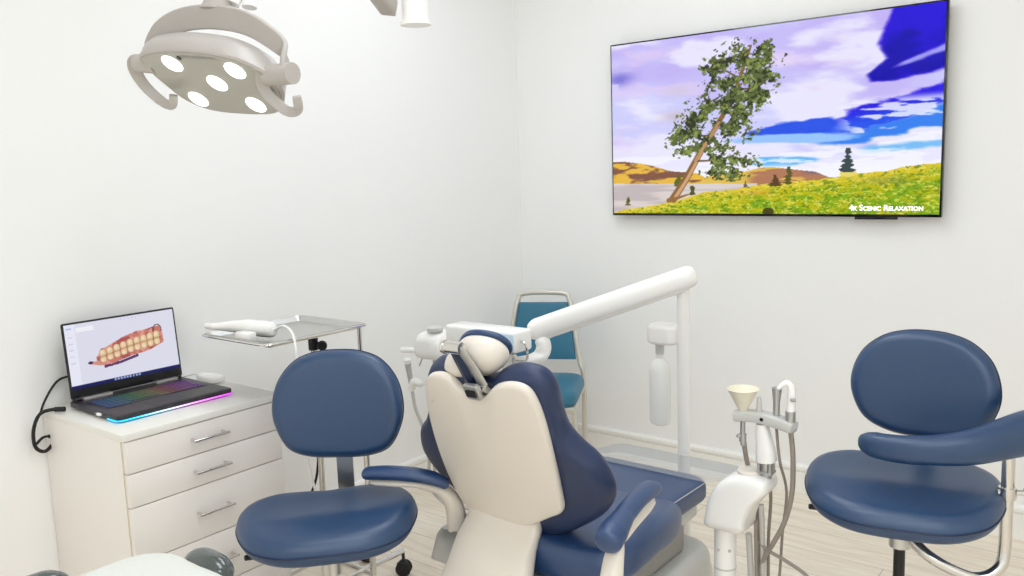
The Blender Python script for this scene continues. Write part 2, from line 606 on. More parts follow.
    def fir(u, v, h, wd, col):
        nonlocal img
        t = (V - v) / h
        nn = fbm(U, V, int(u * 999), 3, 50, 60) - 0.5
        wj = wd * (1 - t) * (0.55 + 0.5 * np.abs(np.sin(t * 17))) + wd * 0.08
        img = over(img, col, ((t > 0) & (t < 1) & (np.abs(U - u) < wj + 0.02 * nn)) * 1.0)
    img = over(img, (232, 214, 110), (np.hypot((U - 0.764) / 0.024, (V - 0.208) / 0.016) < 1) * 1.0)
    fir(0.762, 0.215, 0.125, 0.024, (58, 74, 78))
    fir(0.595, 0.158, 0.095, 0.017, (92, 88, 34))
    fir(0.554, 0.150, 0.062, 0.020, (92, 66, 36))
    fir(0.056, 0.046, 0.072, 0.010, (98, 94, 30))
    fir(0.288, 0.105, 0.055, 0.010, (78, 84, 36))
    fir(0.463, 0.145, 0.035, 0.007, (110, 90, 50))
    fir(0.241, 0.155, 0.085, 0.016, (96, 104, 44))
    img = over(img, (60, 56, 20), (np.hypot((U - 0.535) / 0.018, (V - 0.012) / 0.022) < 1) * 0.9)

    # the leaning larch: trunk, then needle masses, then what shows of the trunk through them
    def limb(p, r0, r1, col):
        nonlocal img
        for a, b, i in zip(p, p[1:], range(len(p))):
            ax, ay, bx, by = a[0] * A, a[1], b[0] * A, b[1]
            dx, dy = bx - ax, by - ay
            t = np.clip(((U * A - ax) * dx + (V - ay) * dy) / (dx * dx + dy * dy), 0, 1)
            dd = np.hypot(U * A - ax - t * dx, V - ay - t * dy)
            rr = r0 + (r1 - r0) * (i + t) / (len(p) - 1)
            img = over(img, col, sstep(rr * 1.2, rr * 0.8, dd))
    trunk = [(0.222, 0.085), (0.266, 0.196), (0.314, 0.341), (0.367, 0.481), (0.419, 0.627), (0.459, 0.813), (0.478, 0.905)]
    limb(trunk, 0.024, 0.006, (140, 100, 60))
    limb([(u + 0.004, v) for u, v in trunk[:4]], 0.011, 0.005, (206, 164, 118))
    limb([(0.205, 0.075), (0.235, 0.088), (0.275, 0.11)], 0.014, 0.004, (150, 108, 66))
    for bra in ([(0.30, 0.30), (0.36, 0.30), (0.43, 0.27)], [(0.35, 0.44), (0.29, 0.44), (0.24, 0.42)], [(0.40, 0.57), (0.45, 0.52), (0.48, 0.44)], [(0.43, 0.68), (0.50, 0.68), (0.55, 0.75)], [(0.44, 0.74), (0.39, 0.80), (0.36, 0.85)]):
        limb(bra, 0.006, 0.002, (110, 84, 56))
    blobs = [(0.38, 0.828, 0.041, 0.047), (0.393, 0.739, 0.048, 0.072), (0.444, 0.838, 0.051, 0.069), (0.499, 0.831, 0.05, 0.062), (0.541, 0.746, 0.024, 0.033), (0.468, 0.727, 0.059, 0.08),
             (0.444, 0.645, 0.06, 0.069), (0.51, 0.636, 0.031, 0.037), (0.459, 0.893, 0.034, 0.03), (0.505, 0.888, 0.022, 0.021), (0.445, 0.555, 0.051, 0.069), (0.472, 0.474, 0.027, 0.06),
             (0.331, 0.556, 0.055, 0.062), (0.277, 0.524, 0.029, 0.032), (0.246, 0.425, 0.038, 0.037), (0.294, 0.439, 0.051, 0.063), (0.263, 0.355, 0.03, 0.023), (0.341, 0.412, 0.042, 0.054),
             (0.381, 0.369, 0.035, 0.053), (0.422, 0.282, 0.053, 0.058), (0.357, 0.242, 0.029, 0.031), (0.452, 0.277, 0.029, 0.038), (0.413, 0.476, 0.04, 0.061)]
    m = np.full_like(U, -3.0)
    for (u, v, a, b) in blobs:
        m = np.maximum(m, 1.35 - np.hypot((U - u) / a, (V - v) / b))
    tex = fbm(U, V, 91, 4, 30, 20, 0.9)
    mask = sstep(0.0, 0.10, m * 0.30 + (tex - 0.53) * 1.9) * (m > -0.45)
    img = over(img, (92, 104, 56), mask)
    img = over(img, (50, 56, 34), mask * sstep(0.50, 0.58, fbm(U, V, 92, 3, 50, 32, 0.9)))
    img = over(img, (150, 166, 84), mask * sstep(0.54, 0.64, fbm(U, V, 93, 3, 60, 40, 0.9)) * 0.8)
    limb([(0.300, 0.30), (0.335, 0.40)], 0.010, 0.008, (190, 146, 102))
    limb([(0.350, 0.435), (0.378, 0.51)], 0.009, 0.006, (180, 138, 98))
    return img


def paint_teeth(nx, ny):
    U, V = np.meshgrid(np.linspace(0, 1, nx), np.linspace(0, 1, ny))
    A = 1.75
    img = np.ones((ny, nx, 3)) * np.array([226, 226, 242.])
    img = over(img, (238, 238, 252), (U < 0.09) * 1.0)
    img = over(img, (150, 196, 240), ((U > 0.015) & (U < 0.06) & (np.abs(V - 0.935) < 0.012)) * 0.8)
    img = over(img, (244, 246, 252), ((U > 0.10) & (U < 0.25) & (np.abs(V - 0.90) < 0.035)) * 1.0)
    for k in range(5):
        img = over(img, (206, 206, 228), ((U > 0.02) & (U < 0.06) & (np.abs(V - (0.80 - 0.10 * k)) < 0.010)) * 0.7)
    for k in range(6):
        img = over(img, (196, 206, 232), (np.hypot((U - 0.5 - 0.035 * k) * A, V - 0.965) < 0.014) * 0.7)
    # two slanted arches of gum and teeth
    c = np.interp(U, [0.27, 0.56, 0.86], [0.42, 0.515, 0.575])
    up_ = np.interp(U, [0.25, 0.29, 0.42, 0.56, 0.75, 0.85, 0.875], [0.02, 0.12, 0.155, 0.20, 0.195, 0.20, 0.06])
    dn_ = np.interp(U, [0.22, 0.28, 0.36, 0.56, 0.75, 0.875], [0.01, 0.10, 0.165, 0.165, 0.16, 0.09])
    n = fbm(U, V, 5, 4, 14, 12) - 0.5
    body = ((V < c + up_ + 0.03 * n) & (V > c - dn_ + 0.03 * n) & (U > 0.24) & (U < 0.875)) * 1.0
    k1 = ((V < np.interp(U, [0.17, 0.27, 0.36], [0.385, 0.36, 0.30])) & (V > np.interp(U, [0.17, 0.27, 0.36], [0.345, 0.29, 0.27])) & (U > 0.17) & (U < 0.36)) * 1.0
    k2 = ((np.abs(V - np.interp(U, [0.30, 0.45, 0.62], [0.262, 0.285, 0.345])) < 0.022) & (U > 0.30) & (U < 0.62)) * 1.0
    img = over(img, (214, 150, 130), k1)
    img = over(img, (70, 48, 84), ((np.hypot((U - 0.185) / 0.022, (V - 0.362) / 0.022) < 1)) * 1.0)
    img = over(img, (98, 62, 108), k2)
    img = over(img, (206, 124, 112), body)
    img = over(img, (176, 88, 86), body * sstep(0.5, 0.65, n + 0.5))
    img = over(img, (228, 158, 142), body * sstep(0.5, 0.65, fbm(U, V, 6, 4, 20, 16)))
    for s in (1, -1):
        for k in range(9):
            u = 0.30 + 0.064 * k
            v = np.interp(u, [0.27, 0.56, 0.86], [0.42, 0.515, 0.575]) + s * (0.052 if s > 0 else 0.050)
            a, b = 0.030, (0.066 if s > 0 else 0.058) * (0.85 + 0.25 * k / 8)
            d = (np.abs((U - u) / a) ** 2.4 + np.abs((V - v) / b) ** 2.4) ** (1 / 2.4)
            img = over(img, (230, 200, 156), sstep(1.05, 0.9, d))
            img = over(img, (246, 230, 196), sstep(0.8, 0.2, np.hypot((U - u + 0.004) / a, (V - v - 0.012 * s) / b)) * 0.8)
            img = over(img, (176, 118, 96), (sstep(0.88, 0.98, d) * sstep(1.10, 1.03, d)) * 0.6)
    img = over(img, (160, 120, 92), ((np.abs(V - c) < 0.008) & (U > 0.26) & (U < 0.87)) * 0.5)
    img = over(img, (70, 56, 60), (np.abs(np.hypot((U - 0.825) / 0.04, (V - 0.70) / 0.085) - 1) < 0.13) * (V > 0.66) * 0.7)
    # task bar
    img = over(img, (30, 34, 96), (V < 0.055) * 1.0)
    img = over(img, (214, 220, 240), (V < 0.012) * 0.0)
    for k in range(9):
        img = over(img, (170, 190, 236), ((np.abs(U - (0.38 + 0.028 * k)) < 0.009) & (np.abs(V - 0.03) < 0.015)) * 0.9)
    return img


def screen_grid(name, img, corner, ux, uv, m, parent, rough=False):
    """a flat, finely divided panel; every grid point carries its pixel's colour"""
    ny, nx, _ = img.shape
    off = world_off(parent)
    c, a, b = Vector(corner) - off, Vector(ux), Vector(uv)
    I, J = np.meshgrid(np.linspace(0, 1, nx), np.linspace(0, 1, ny))
    co = np.array(c)[None, :] + I.reshape(-1, 1) * np.array(a)[None, :] + J.reshape(-1, 1) * np.array(b)[None, :]
    idx = np.arange(nx * ny).reshape(ny, nx)
    f = np.stack([idx[:-1, :-1], idx[:-1, 1:], idx[1:, 1:], idx[1:, :-1]], -1).reshape(-1, 4)
    me = bpy.data.meshes.new(name)
    me.vertices.add(len(co))
    me.vertices.foreach_set('co', co.ravel())
    me.loops.add(f.size)
    me.loops.foreach_set('vertex_index', f.ravel())
    me.polygons.add(len(f))
    me.polygons.foreach_set('loop_start', np.arange(len(f)) * 4)
    me.update(calc_edges=True)
    me.validate()
    at = me.color_attributes.new('picture', 'FLOAT_COLOR', 'POINT')
    s = np.clip(img / 255, 0, 1)
    ln = np.where(s <= 0.04045, s / 12.92, ((s + 0.055) / 1.055) ** 2.4).reshape(-1, 3)
    at.data.foreach_set('color', np.concatenate([ln, np.ones((len(ln), 1))], 1).astype(np.float32).ravel())
    me.materials.append(m)
    o = bpy.data.objects.new(name, me)
    COL.objects.link(o)
    o.parent = parent
    return o


# ------------------------------------------------------------------ television on the back wall
TX0, TX1, TZ0, TZ1, TY = 0.598, 2.036, 1.217, 2.012, -0.055
tv = thing('television', 'wide flat television on the back wall showing a leaning tree landscape', 'television', (1.317, 0, TZ0))
bm = box(BM(), TX0, TX1, TY, TY + 0.024, TZ0, TZ1, 0.002)
obj('casing', bm, 'blackgloss', tv)
bm = box(BM(), 1.0, 1.65, TY + 0.022, -0.0005, 1.35, 1.85, 0.004)
obj('wall_bracket', bm, 'black', tv)
bm = box(BM(), 1.72, 1.88, TY + 0.002, TY + 0.016, TZ0 - 0.010, TZ0 + 0.001, 0.002)
obj('sensor_bar', bm, 'blackgloss', tv)
bz = 0.007
scr = screen_grid('screen', paint_landscape(520, 292), (TX0 + bz, TY - 0.0015, TZ0 + bz + 0.004), (TX1 - TX0 - 2 * bz, 0, 0), (0, 0, TZ1 - TZ0 - 2 * bz - 0.004),
                  screen_mat('tv_picture', 1.0), tv)
fc = bpy.data.curves.new('screen_caption', 'FONT')
fc.body = '4k Scenic Relaxation'
fc.small_caps_scale = 0.74
for i, ch in enumerate(fc.body):
    fc.body_format[i].use_small_caps = ch.islower()
fc.size = 0.031
fc.offset = 0.0006
fc.extrude = 0.0003
ft = bpy.data.objects.new('caption_curve', fc)
COL.objects.link(ft)
bpy.context.view_layer.update()
cm = bpy.data.meshes.new_from_object(ft.evaluated_get(bpy.context.evaluated_depsgraph_get()))
bpy.data.objects.remove(ft)
fo = bpy.data.objects.new('screen_caption', cm)
COL.objects.link(fo)
fo.parent = scr
fo.location = Vector((1.700, TY - 0.0028, TZ0 + 0.026)) - world_off(scr)
fo.rotation_euler = (PI / 2, 0, 0)
cm.materials.clear()
cm.materials.append(mat('caption_white', (240, 240, 240), 0.5, emit=(240, 242, 250), estr=1.0))

# ------------------------------------------------------------------ drawer cabinet against the left wall
CX1, CY0, CY1, CZ = 0.500, -2.470, -1.955, 0.760
cab = thing('drawer_cabinet', 'white laminate drawer cabinet standing against the left wall', 'cabinet', (0.25, -2.21, 0))
bm = box(BM(), 0.004, CX1 - 0.020, CY0, CY0 + 0.018, 0.0, CZ - 0.020, 0.0008)
box(bm, 0.004, CX1 - 0.020, CY1 - 0.018, CY1, 0.0, CZ - 0.020, 0.0008)
box(bm, 0.004, 0.02, CY0 + 0.018, CY1 - 0.018, 0.0, CZ - 0.020)
box(bm, 0.02, CX1 - 0.024, CY0 + 0.018, CY1 - 0.018, 0.07, 0.088)
box(bm, CX1 - 0.07, CX1 - 0.055, CY0 + 0.018, CY1 - 0.018, 0.0, 0.07)
obj('carcass', bm, 'laminate', cab)
for ya in (CY0, CY1 - 0.018):
    obj('edge_band', box(BM(), CX1 - 0.0205, CX1 - 0.0190, ya, ya + 0.018, 0, CZ - 0.02), 'edgeband', cab)
bm = box(BM(), 0.003, CX1 + 0.004, CY0 - 0.004, CY1 + 0.004, CZ - 0.020, CZ, 0.0012)
obj('top_panel', bm, 'laminate_top', cab)
obj('front_recess', box(BM(), CX1 - 0.024, CX1 - 0.0195, CY0 + 0.018, CY1 - 0.018, 0.075, CZ - 0.02), 'gap', cab)
zs = [0.738, 0.644, 0.546, 0.384, 0.222, 0.075]
for k in range(5):
    zt, zb = zs[k] - 0.0018, zs[k + 1] + 0.0018
    dr = obj('drawer', box(BM(), CX1 - 0.0185, CX1, CY0 + 0.003, CY1 - 0.003, zb, zt, 0.0008), 'laminate', cab)
    zh = [0.692, 0.595, 0.466, 0.302, 0.150][k]
    bm = BM()
    tube(bm, [(CX1 + 0.026, -2.276, zh), (CX1 + 0.026, -2.160, zh)], 0.0045, 10)
    rod(bm, (CX1 - 0.001, -2.268, zh), (CX1 + 0.026, -2.268, zh), 0.0045)
    rod(bm, (CX1 - 0.001, -2.168, zh), (CX1 + 0.026, -2.168, zh), 0.0045)
    obj('handle', bm, 'chrome', dr)

# ------------------------------------------------------------------ laptop
LZ = CZ + 0.0006
LX0, LX1, LY0, LY1 = 0.084, 0.386, -2.424, -2.046
lap = thing('laptop', 'open black laptop on the white cabinet showing a scanned set of teeth', 'laptop', (0.25, -2.24, LZ))
bm = BM()
pillow(bm, rrect(LX0, LX1, LY0, LY1, 0.014), flat_frame(LZ + 0.014), 0.016, 0.003, smooth=False, rings=2)
obj('base', bm, 'laptop', lap)
for x, y in ((0.13, -2.40), (0.13, -2.08), (0.36, -2.40), (0.36, -2.08)):
    obj('rubber_foot', lathe(BM(), [(0.007, 0), (0.007, 0.0065)], (x, y, LZ), n=10), 'rubber', lap)
glow = gradient_glow('underglow', -0.20, 0.20, [(0, (0, 190, 255)), (0.18, (40, 205, 255)), (0.4, (190, 225, 255)), (0.68, (240, 130, 240)), (1, (205, 20, 235))], 2.2)
bm = BM()
tube(bm, [(LX1 - 0.06, LY0 - 0.0005, LZ + 0.0068), (LX1 - 0.012, LY0 - 0.0005, LZ + 0.0068), (LX1 - 0.002, LY0 + 0.006, LZ + 0.0068), (LX1 + 0.001, LY0 + 0.020, LZ + 0.0068),
          (LX1 + 0.001, LY1 - 0.018, LZ + 0.0068), (LX1 - 0.004, LY1 - 0.004, LZ + 0.0068), (LX1 - 0.014, LY1 + 0.0005, LZ + 0.0068)], 0.0022, 8)
obj('light_strip', bm, glow, lap, label='glowing strip running from cyan to magenta')
bm = box(BM(), 0.142, 0.276, LY0 + 0.022, LY1 - 0.022, LZ + 0.0221, LZ + 0.0227)
kbd = obj('keyboard', bm, 'black', lap)
keys = gradient_glow('key_glow', -0.17, 0.17, [(0, (30, 70, 170)), (0.2, (30, 110, 150)), (0.38, (50, 130, 70)), (0.55, (130, 130, 70)), (0.68, (150, 70, 60)), (0.82, (140, 60, 150)), (1, (120, 40, 170))], 0.30)
bm = BM()
for r in range(6):
    for c in range(17):
        x = 0.150 + r * 0.0205
        y = LY0 + 0.034 + c * 0.0186
        if r == 5 and 4 <= c <= 8:
            continue
        box(bm, x, x + 0.0165, y, y + 0.0150, LZ + 0.0227, LZ + 0.0243)
o = obj('keys', bm, keys, kbd)
o['kind'] = 'stuff'
bm = box(BM(), 0.298, 0.375, -2.30, -2.19, LZ + 0.0222, LZ + 0.0226, 0)
obj('touchpad', bm, 'black', lap)
bm = box(BM(), LX0 + 0.012, LX0 + 0.030, LY0 + 0.035, LY0 + 0.125, LZ + 0.020, LZ + 0.030, 0.002)
obj('hinge_bar', bm, 'silver', lap)
obj('hinge_bar', box(BM(), LX0 + 0.012, LX0 + 0.030, LY1 - 0.105, LY1 - 0.030, LZ + 0.020, LZ + 0.030, 0.002), 'silver', lap)
bm = box(BM(), LX1 - 0.115, LX1 - 0.095, LY0 - 0.007, LY0 + 0.01, LZ + 0.010, LZ + 0.018, 0.001)
obj('usb_plug', bm, 'white', lap)
# lid: hinge line near the back, leaning back a little
hx, hz = LX0 + 0.010, LZ + 0.028
tilt = math.radians(5)
ld_ = Vector((-math.sin(tilt), 0, math.cos(tilt)))
ln_ = Vector((math.cos(tilt), 0, math.sin(tilt)))
LH = 0.236


def lidframe(a, b, d):
    return Vector((hx, a, hz)) + ld_ * b + ln_ * d


bm = BM()
pillow(bm, rrect(LY0 + 0.004, LY1 - 0.004, 0.0, LH, 0.006, 3), lidframe, 0.007, 0.002, smooth=False, rings=2)
lid = obj('lid', bm, 'black', lap)
c0 = lidframe(LY0 + 0.010, 0.030, 0.0042)
c1 = lidframe(LY1 - 0.010, 0.030, 0.0042)
c2 = lidframe(LY0 + 0.010, LH - 0.006, 0.0042)
screen_grid('screen', paint_teeth(220, 124), c0, c1 - c0, c2 - c0, screen_mat('laptop_picture', 0.92), lid)
for y in (LY0 + 0.022, LY1 - 0.022):
    obj('hinge', rod(BM(), (hx, y - 0.012, hz - 0.003), (hx, y + 0.012, hz - 0.003), 0.007), 'black', lap)

# mouse
mo = tag(obj('computer_mouse', pillow(BM(), [(0.105, -2.005), (0.105, -1.985), (0.16, -1.968), (0.212, -1.962), (0.222, -1.985), (0.205, -2.012), (0.15, -2.020)],
                                      flat_frame(CZ + 0.015), 0.022, 0.010, dome=0.006, dome2=0.0), 'white'),
         'white computer mouse lying on the cabinet behind the laptop', 'mouse')
# power cable: hangs off the cabinet's side by the wall
bm = BM()
tube(bm, [(0.115, -2.452, 0.772), (0.09, -2.475, 0.772), (0.055, -2.490, 0.762), (0.035, -2.500, 0.742), (0.030, -2.512, 0.705), (0.030, -2.514, 0.665), (0.032, -2.505, 0.643), (0.034, -2.486, 0.634),
          (0.036, -2.466, 0.650), (0.036, -2.462, 0.668), (0.036, -2.474, 0.680)], 0.0055, 8, 6)
pc = tag(obj('power_cable', bm, 'rubber'), 'black cable looping down beside the cabinet from the laptop', 'cable')
bm = BM()
tube(bm, [(0.036, -2.476, 0.680), (0.034, -2.492, 0.677), (0.032, -2.509, 0.662)], 0.009, 8, 4, ry=0.003)
obj('cable_tie', bm, 'rubber', pc)
bm = BM()
tube(bm, [(0.118, -2.452, 0.772), (0.095, -2.470, 0.772)], 0.008, 8)
obj('plug', bm, 'black', pc)
bm = BM()
tube(bm, [(0.045, -2.495, 0.752), (0.030, -2.470, 0.790), (0.020, -2.430, 0.835), (0.03, -2.400, 0.850), (0.06, -2.380, 0.845), (0.09, -2.370, 0.80), (0.10, -2.36, 0.785)], 0.0035, 8, 6)
obj('thin_lead', bm, 'rubber', pc)
bm = BM()
tube(bm, [(0.11, -1.99, 0.771), (0.07, -1.99, 0.775), (0.03, -2.03, 0.766), (0.015, -2.12, 0.766)], 0.0018, 6, 6)
obj('mouse_lead', bm, 'palehose', mo)

# ------------------------------------------------------------------ instrument stand with steel tray
st = thing('instrument_stand', 'chrome two-post instrument stand with a steel tray beside the cabinet', 'stand', (0.50, -1.72, 0))
TZ = 0.945
tx0, tx1, ty0, ty1 = 0.292, 0.640, -2.085, -1.690


def trayshape(bm, prof):
    """rounded rectangle rings, (inset, height)"""
    rs = []
    for ins, h in prof:
        r = max(0.03 - ins, 0.004)
        rs.append([bm.verts.new((x, y, h)) for x, y in rrect(tx0 + ins, tx1 - ins, ty0 + ins, ty1 - ins, r)])
    n = len(rs[0])
    for A, B in zip(rs, rs[1:]):
        for j in range(n):
            bm.faces.new((A[j], A[(j + 1) % n], B[(j + 1) % n], B[j]))
    bm.faces.new(rs[0])
    bm.faces.new(rs[-1][::-1])
    return bm


tr = obj('tray', trayshape(BM(), [(0.022, TZ - 0.002), (0.006, TZ + 0.014), (0.0, TZ + 0.014), (0.0, TZ + 0.011), (0.006, TZ + 0.011), (0.024, TZ - 0.005)]), 'steel', st)
bm = BM()
tube(bm, [(x, y, TZ + 0.008) for x, y in rrect(tx0 - 0.004, tx1 + 0.004, ty0 - 0.004, ty1 + 0.004, 0.03)], 0.004, 8, closed=True)
obj('tray_frame', bm, 'chrome', st)
for px_, top in ((0.402, TZ - 0.004), (0.645, TZ + 0.006)):
    bm = BM()
    rod(bm, (px_, -1.730, 0.50), (px_, -1.730, top), 0.0075)
    po = obj('post', bm, 'chrome', st)
    bm = BM()
    rod(bm, (px_, -1.730, 0.09), (px_, -1.730, 0.86 if px_ < 0.5 else 0.62), 0.0105)
    obj('post_sleeve', bm, 'chrome', po)
bm = BM()
rod(bm, (0.402, -1.730, 0.850), (0.402, -1.730, 0.895), 0.017)
rod(bm, (0.402, -1.730, 0.875), (0.435, -1.72, 0.868), 0.007)
lathe(bm, [(0, 0), (0.014, 0.001), (0.018, 0.008), (0.016, 0.018), (0, 0.021)], (0.432, -1.718, 0.869), (0.85, -0.5, -0.15), 16)
obj('height_clamp', bm, 'black', st)
bm = BM()
tube(bm, [(0.402, -1.730, 0.095), (0.645, -1.730, 0.095)], 0.0105)
for x in (0.402, 0.60):
    tube(bm, [(x, -1.90, 0.095), (x, -1.545, 0.095)], 0.0105)
obj('base_frame', bm, 'chrome', st)


def caster(parent, x, y, top, r=0.026, ang=0.0, local=False, legmat='chrome'):
    bm = BM()
    dx, dy = math.cos(ang), math.sin(ang)
    for s in (-1, 1):
        c = (x + s * 0.012 * -dy, y + s * 0.012 * dx, r)
        lathe(bm, [(0, -0.008), (r * 0.8, -0.008), (r, -0.004), (r, 0.004), (r * 0.8, 0.008), (0, 0.008)], c, (-dy, dx, 0), 18)
    w_ = obj('caster', bm, 'rubber', parent, local=local)
    bm = BM()
    tube(bm, [(x - dx * 0.02, y - dy * 0.02, r * 1.35), (x, y, r * 2.05), (x + dx * 0.022, y + dy * 0.022, r * 1.5)], 0.008, 8, 4, ry=0.005)
    rod(bm, (x, y, r * 1.8), (x, y, top), 0.006, 8)
    rod(bm, (x + 0.014 * dy, y - 0.014 * dx, r), (x - 0.014 * dy, y + 0.014 * dx, r), 0.004, 8)
    return w_, bm


for i, (x, y) in enumerate(((0.402, -1.90), (0.402, -1.545), (0.60, -1.90), (0.60, -1.545))):
    w_, b2 = caster(st, x, y, 0.09, 0.028, 0.7 + i)
    obj('caster_fork', b2, 'black', w_)

bm = BM()
tube(bm, [(0.391, -1.738, 0.63), (0.378, -1.725, 0.52), (0.358, -1.71, 0.42), (0.345, -1.73, 0.33), (0.31, -1.80, 0.20), (0.25, -1.87, 0.06), (0.20, -1.89, 0.006), (0.10, -1.86, 0.006), (0.03, -1.84, 0.006)], 0.0045, 8, 6)
tag(obj('hanging_cable', bm, 'rubber'), 'thin black cord hanging down behind the stool beside the chrome stand post', 'cable')

# handheld scanner lying on the tray
SZ = TZ - 0.001
sc = thing('handheld_scanner', 'white handheld dental scanner lying on the steel tray', 'scanner', (0.42, -2.0, SZ))


def cone_frame(p, q):
    return Vector(q) - Vector(p)


bm = BM()
tube(bm, [(0.325, -2.062, SZ + 0.036), (0.35, -2.05, SZ + 0.036), (0.39, -2.03, SZ + 0.037), (0.44, -2.012, SZ + 0.036), (0.50, -1.998, SZ + 0.034), (0.535, -1.99, SZ + 0.032), (0.545, -1.988, SZ + 0.032)],
     [0.011, 0.013, 0.019, 0.025, 0.026, 0.024, 0.015], 14, 5)
obj('body', bm, 'white', sc)
bm = BM()
tube(bm, [(0.328, -2.061, SZ + 0.037), (0.300, -2.070, SZ + 0.038)], [0.012, 0.009], 10)
obj('tip', bm, 'white', sc)
bm = box(BM(), 0.462, 0.528, -2.076, -2.040, SZ + 0.0005, SZ + 0.034, 0.006)
tag(obj('calibration_block', bm, 'white'), 'small white block on the tray beside the scanner', 'block')
bm = BM()
tube(bm, [(0.545, -1.988, SZ + 0.032), (0.59, -1.985, SZ + 0.048), (0.64, -1.992, SZ + 0.03), (0.664, -2.0, SZ - 0.03), (0.668, -2.0, 0.75), (0.664, -1.98, 0.55), (0.64, -1.93, 0.40), (0.60, -1.88, 0.25), (0.56, -1.87, 0.15), (0.60, -1.9, 0.03), (0.75, -1.86, 0.006), (0.9, -1.7, 0.006)], 0.0042, 8, 6)
obj('cable', bm, 'white', sc)


# ------------------------------------------------------------------ rolling stools
def stool(name, label, cat, loc, face, seat_z, sw, sd, bw, bh, back_z, back_out, back_dir=0.0, group=None, seat_dir=0.0, backshape='d', col_r=0.026):
    t = thing(name, label, cat, loc, face)     # local: sitter looks along -y
    hw, hd = sw / 2, sd / 2
    out = [(0, -hd), (0.5 * hw, -0.94 * hd), (0.85 * hw, -0.62 * hd), (hw, -0.02 * hd), (0.93 * hw, 0.52 * hd), (0.66 * hw, 0.86 * hd), (0.3 * hw, 0.93 * hd), (0, 0.90 * hd)]
    out = out + [(-a, b) for a, b in out[-2:0:-1]]
    T = 0.078

    def fr(a, b, d):
        q = (b + hd) / (2 * hd)
        side = (a / hw) ** 2
        z = seat_z - T / 2 + d + 0.018 * side * (q ** 0.7 if q > 0 else 0) - 0.016 * max(0, 0.35 - q) / 0.35 * (1 if d > 0 else 0.4) - 0.012 * (1 - side) * math.exp(-((q - 0.62) / 0.25) ** 2) * (1 if d > 0 else 0)
        return Vector((a, b, z))
    o = obj('seat', pillow(BM(), out, fr, T, 0.038, dome=0.008, dome2=0.0, sub=6, rings=6), 'leather', t, local=True)
    so = smooth_path([(a, b, 0) for a, b in out], 6, True)
    bm = BM()
    tube(bm, [fr(p.x * 1.002, p.y * 1.002, -0.004) for p in so], 0.0022, 6, closed=True)
    obj('piping', bm, 'piping', o, local=True)
    bm = box(BM(), -0.11, 0.11, -0.10, 0.12, seat_z - T - 0.008, seat_z - T + 0.006, 0.003)
    box(bm, -0.055, 0.055, -0.07, 0.10, seat_z - T - 0.034, seat_z - T - 0.006, 0.006)
    obj('mechanism', bm, 'black', t, local=True)
    bm = BM()
    tube(bm, [(-0.05, 0.03, seat_z - T - 0.02), (-0.15, 0.02, seat_z - T - 0.022), (-0.190, -0.01, seat_z - T - 0.024)], 0.004, 8, 4)
    lathe(bm, [(0, -0.02), (0.006, -0.019), (0.010, 0), (0.007, 0.024), (0, 0.026)], (-0.197, -0.014, seat_z - T - 0.024), (-1, -0.35, 0), 10)
    obj('lever', bm, 'black', t, local=True)
    bm = BM()
    rod(bm, (0, 0.0, 0.25), (0, 0.0, seat_z - T - 0.03), 0.014)
    co = obj('gas_column', bm, 'black', t, local=True)
    bm = BM()
    rod(bm, (0, 0.0, seat_z - T - 0.105), (0, 0.0, seat_z - T - 0.03), col_r)
    obj('collar', bm, 'steel', co, local=True)
    bm = BM()
    rod(bm, (0, 0, 0.08), (0, 0, 0.30), 0.027)
    obj('lower_column', bm, 'chrome', co, local=True)
    bm = BM()
    lathe(bm, [(0.045, 0.06), (0.05, 0.075), (0.045, 0.10), (0.028, 0.11)], (0, 0, 0), n=20)
    for k in range(5):
        a = 2 * PI * k / 5 + 0.3
        tube(bm, [(0.03 * math.cos(a), 0.03 * math.sin(a), 0.092), (0.15 * math.cos(a), 0.15 * math.sin(a), 0.088), (0.27 * math.cos(a), 0.27 * math.sin(a), 0.068)], [0.019, 0.016, 0.011], 10, 3)
    obj('star_base', bm, 'chrome', t, local=True)
    for k in range(5):
        a = 2 * PI * k / 5 + 0.3
        w2, b2 = caster(t, 0.27 * math.cos(a), 0.27 * math.sin(a), 0.07, 0.026, a + 1.0, local=True)
        obj('caster_fork', b2, 'black', w2, local=True)
    # backrest pad: leans back slightly, dished towards the sitter
    hb, hh = bw / 2, bh / 2
    if backshape == 'd':
        bo = [(0, -hh), (0.45 * hb, -0.97 * hh), (0.78 * hb, -0.80 * hh), (0.97 * hb, -0.36 * hh), (1.0 * hb, 0.05 * hh), (0.90 * hb, 0.48 * hh), (0.66 * hb, 0.82 * hh), (0.34 * hb, 0.97 * hh), (0, hh)]
    else:
        bo = [(0, -hh), (0.42 * hb, -0.97 * hh), (0.78 * hb, -0.76 * hh), (0.97 * hb, -0.32 * hh), (0.99 * hb, 0.10 * hh), (0.86 * hb, 0.54 * hh), (0.60 * hb, 0.84 * hh), (0.30 * hb, 0.97 * hh), (0, hh)]
    bo = bo + [(-a, b) for a, b in bo[-2:0:-1]]
    cs, sn = math.cos(back_dir), math.sin(back_dir)
    tl = math.radians(8)

    def fb(a, b, d):
        dd = d - 0.55 * (a * a) * -1 - 0.012
        y = back_out + b * math.sin(tl) - dd * math.cos(tl)
        z = back_z + b * math.cos(tl) + dd * math.sin(tl) * 0.5
        return Vector((a * cs - y * sn, a * sn + y * cs, z))
    o = obj('backrest', pillow(BM(), bo, fb, 0.062, 0.030, dome=0.006, sub=6, rings=6), 'leather', t, local=True)
    sb = smooth_path([(a, b, 0) for a, b in bo], 6, True)
    bm = BM()
    tube(bm, [fb(p.x * 1.002, p.y * 1.002, -0.002) for p in sb], 0.0022, 6, closed=True)
    obj('piping', bm, 'piping', o, local=True)
    # flat chrome bar joining seat and backrest
    def bar(y, z):
        return Vector((-y * sn, y * cs, z))
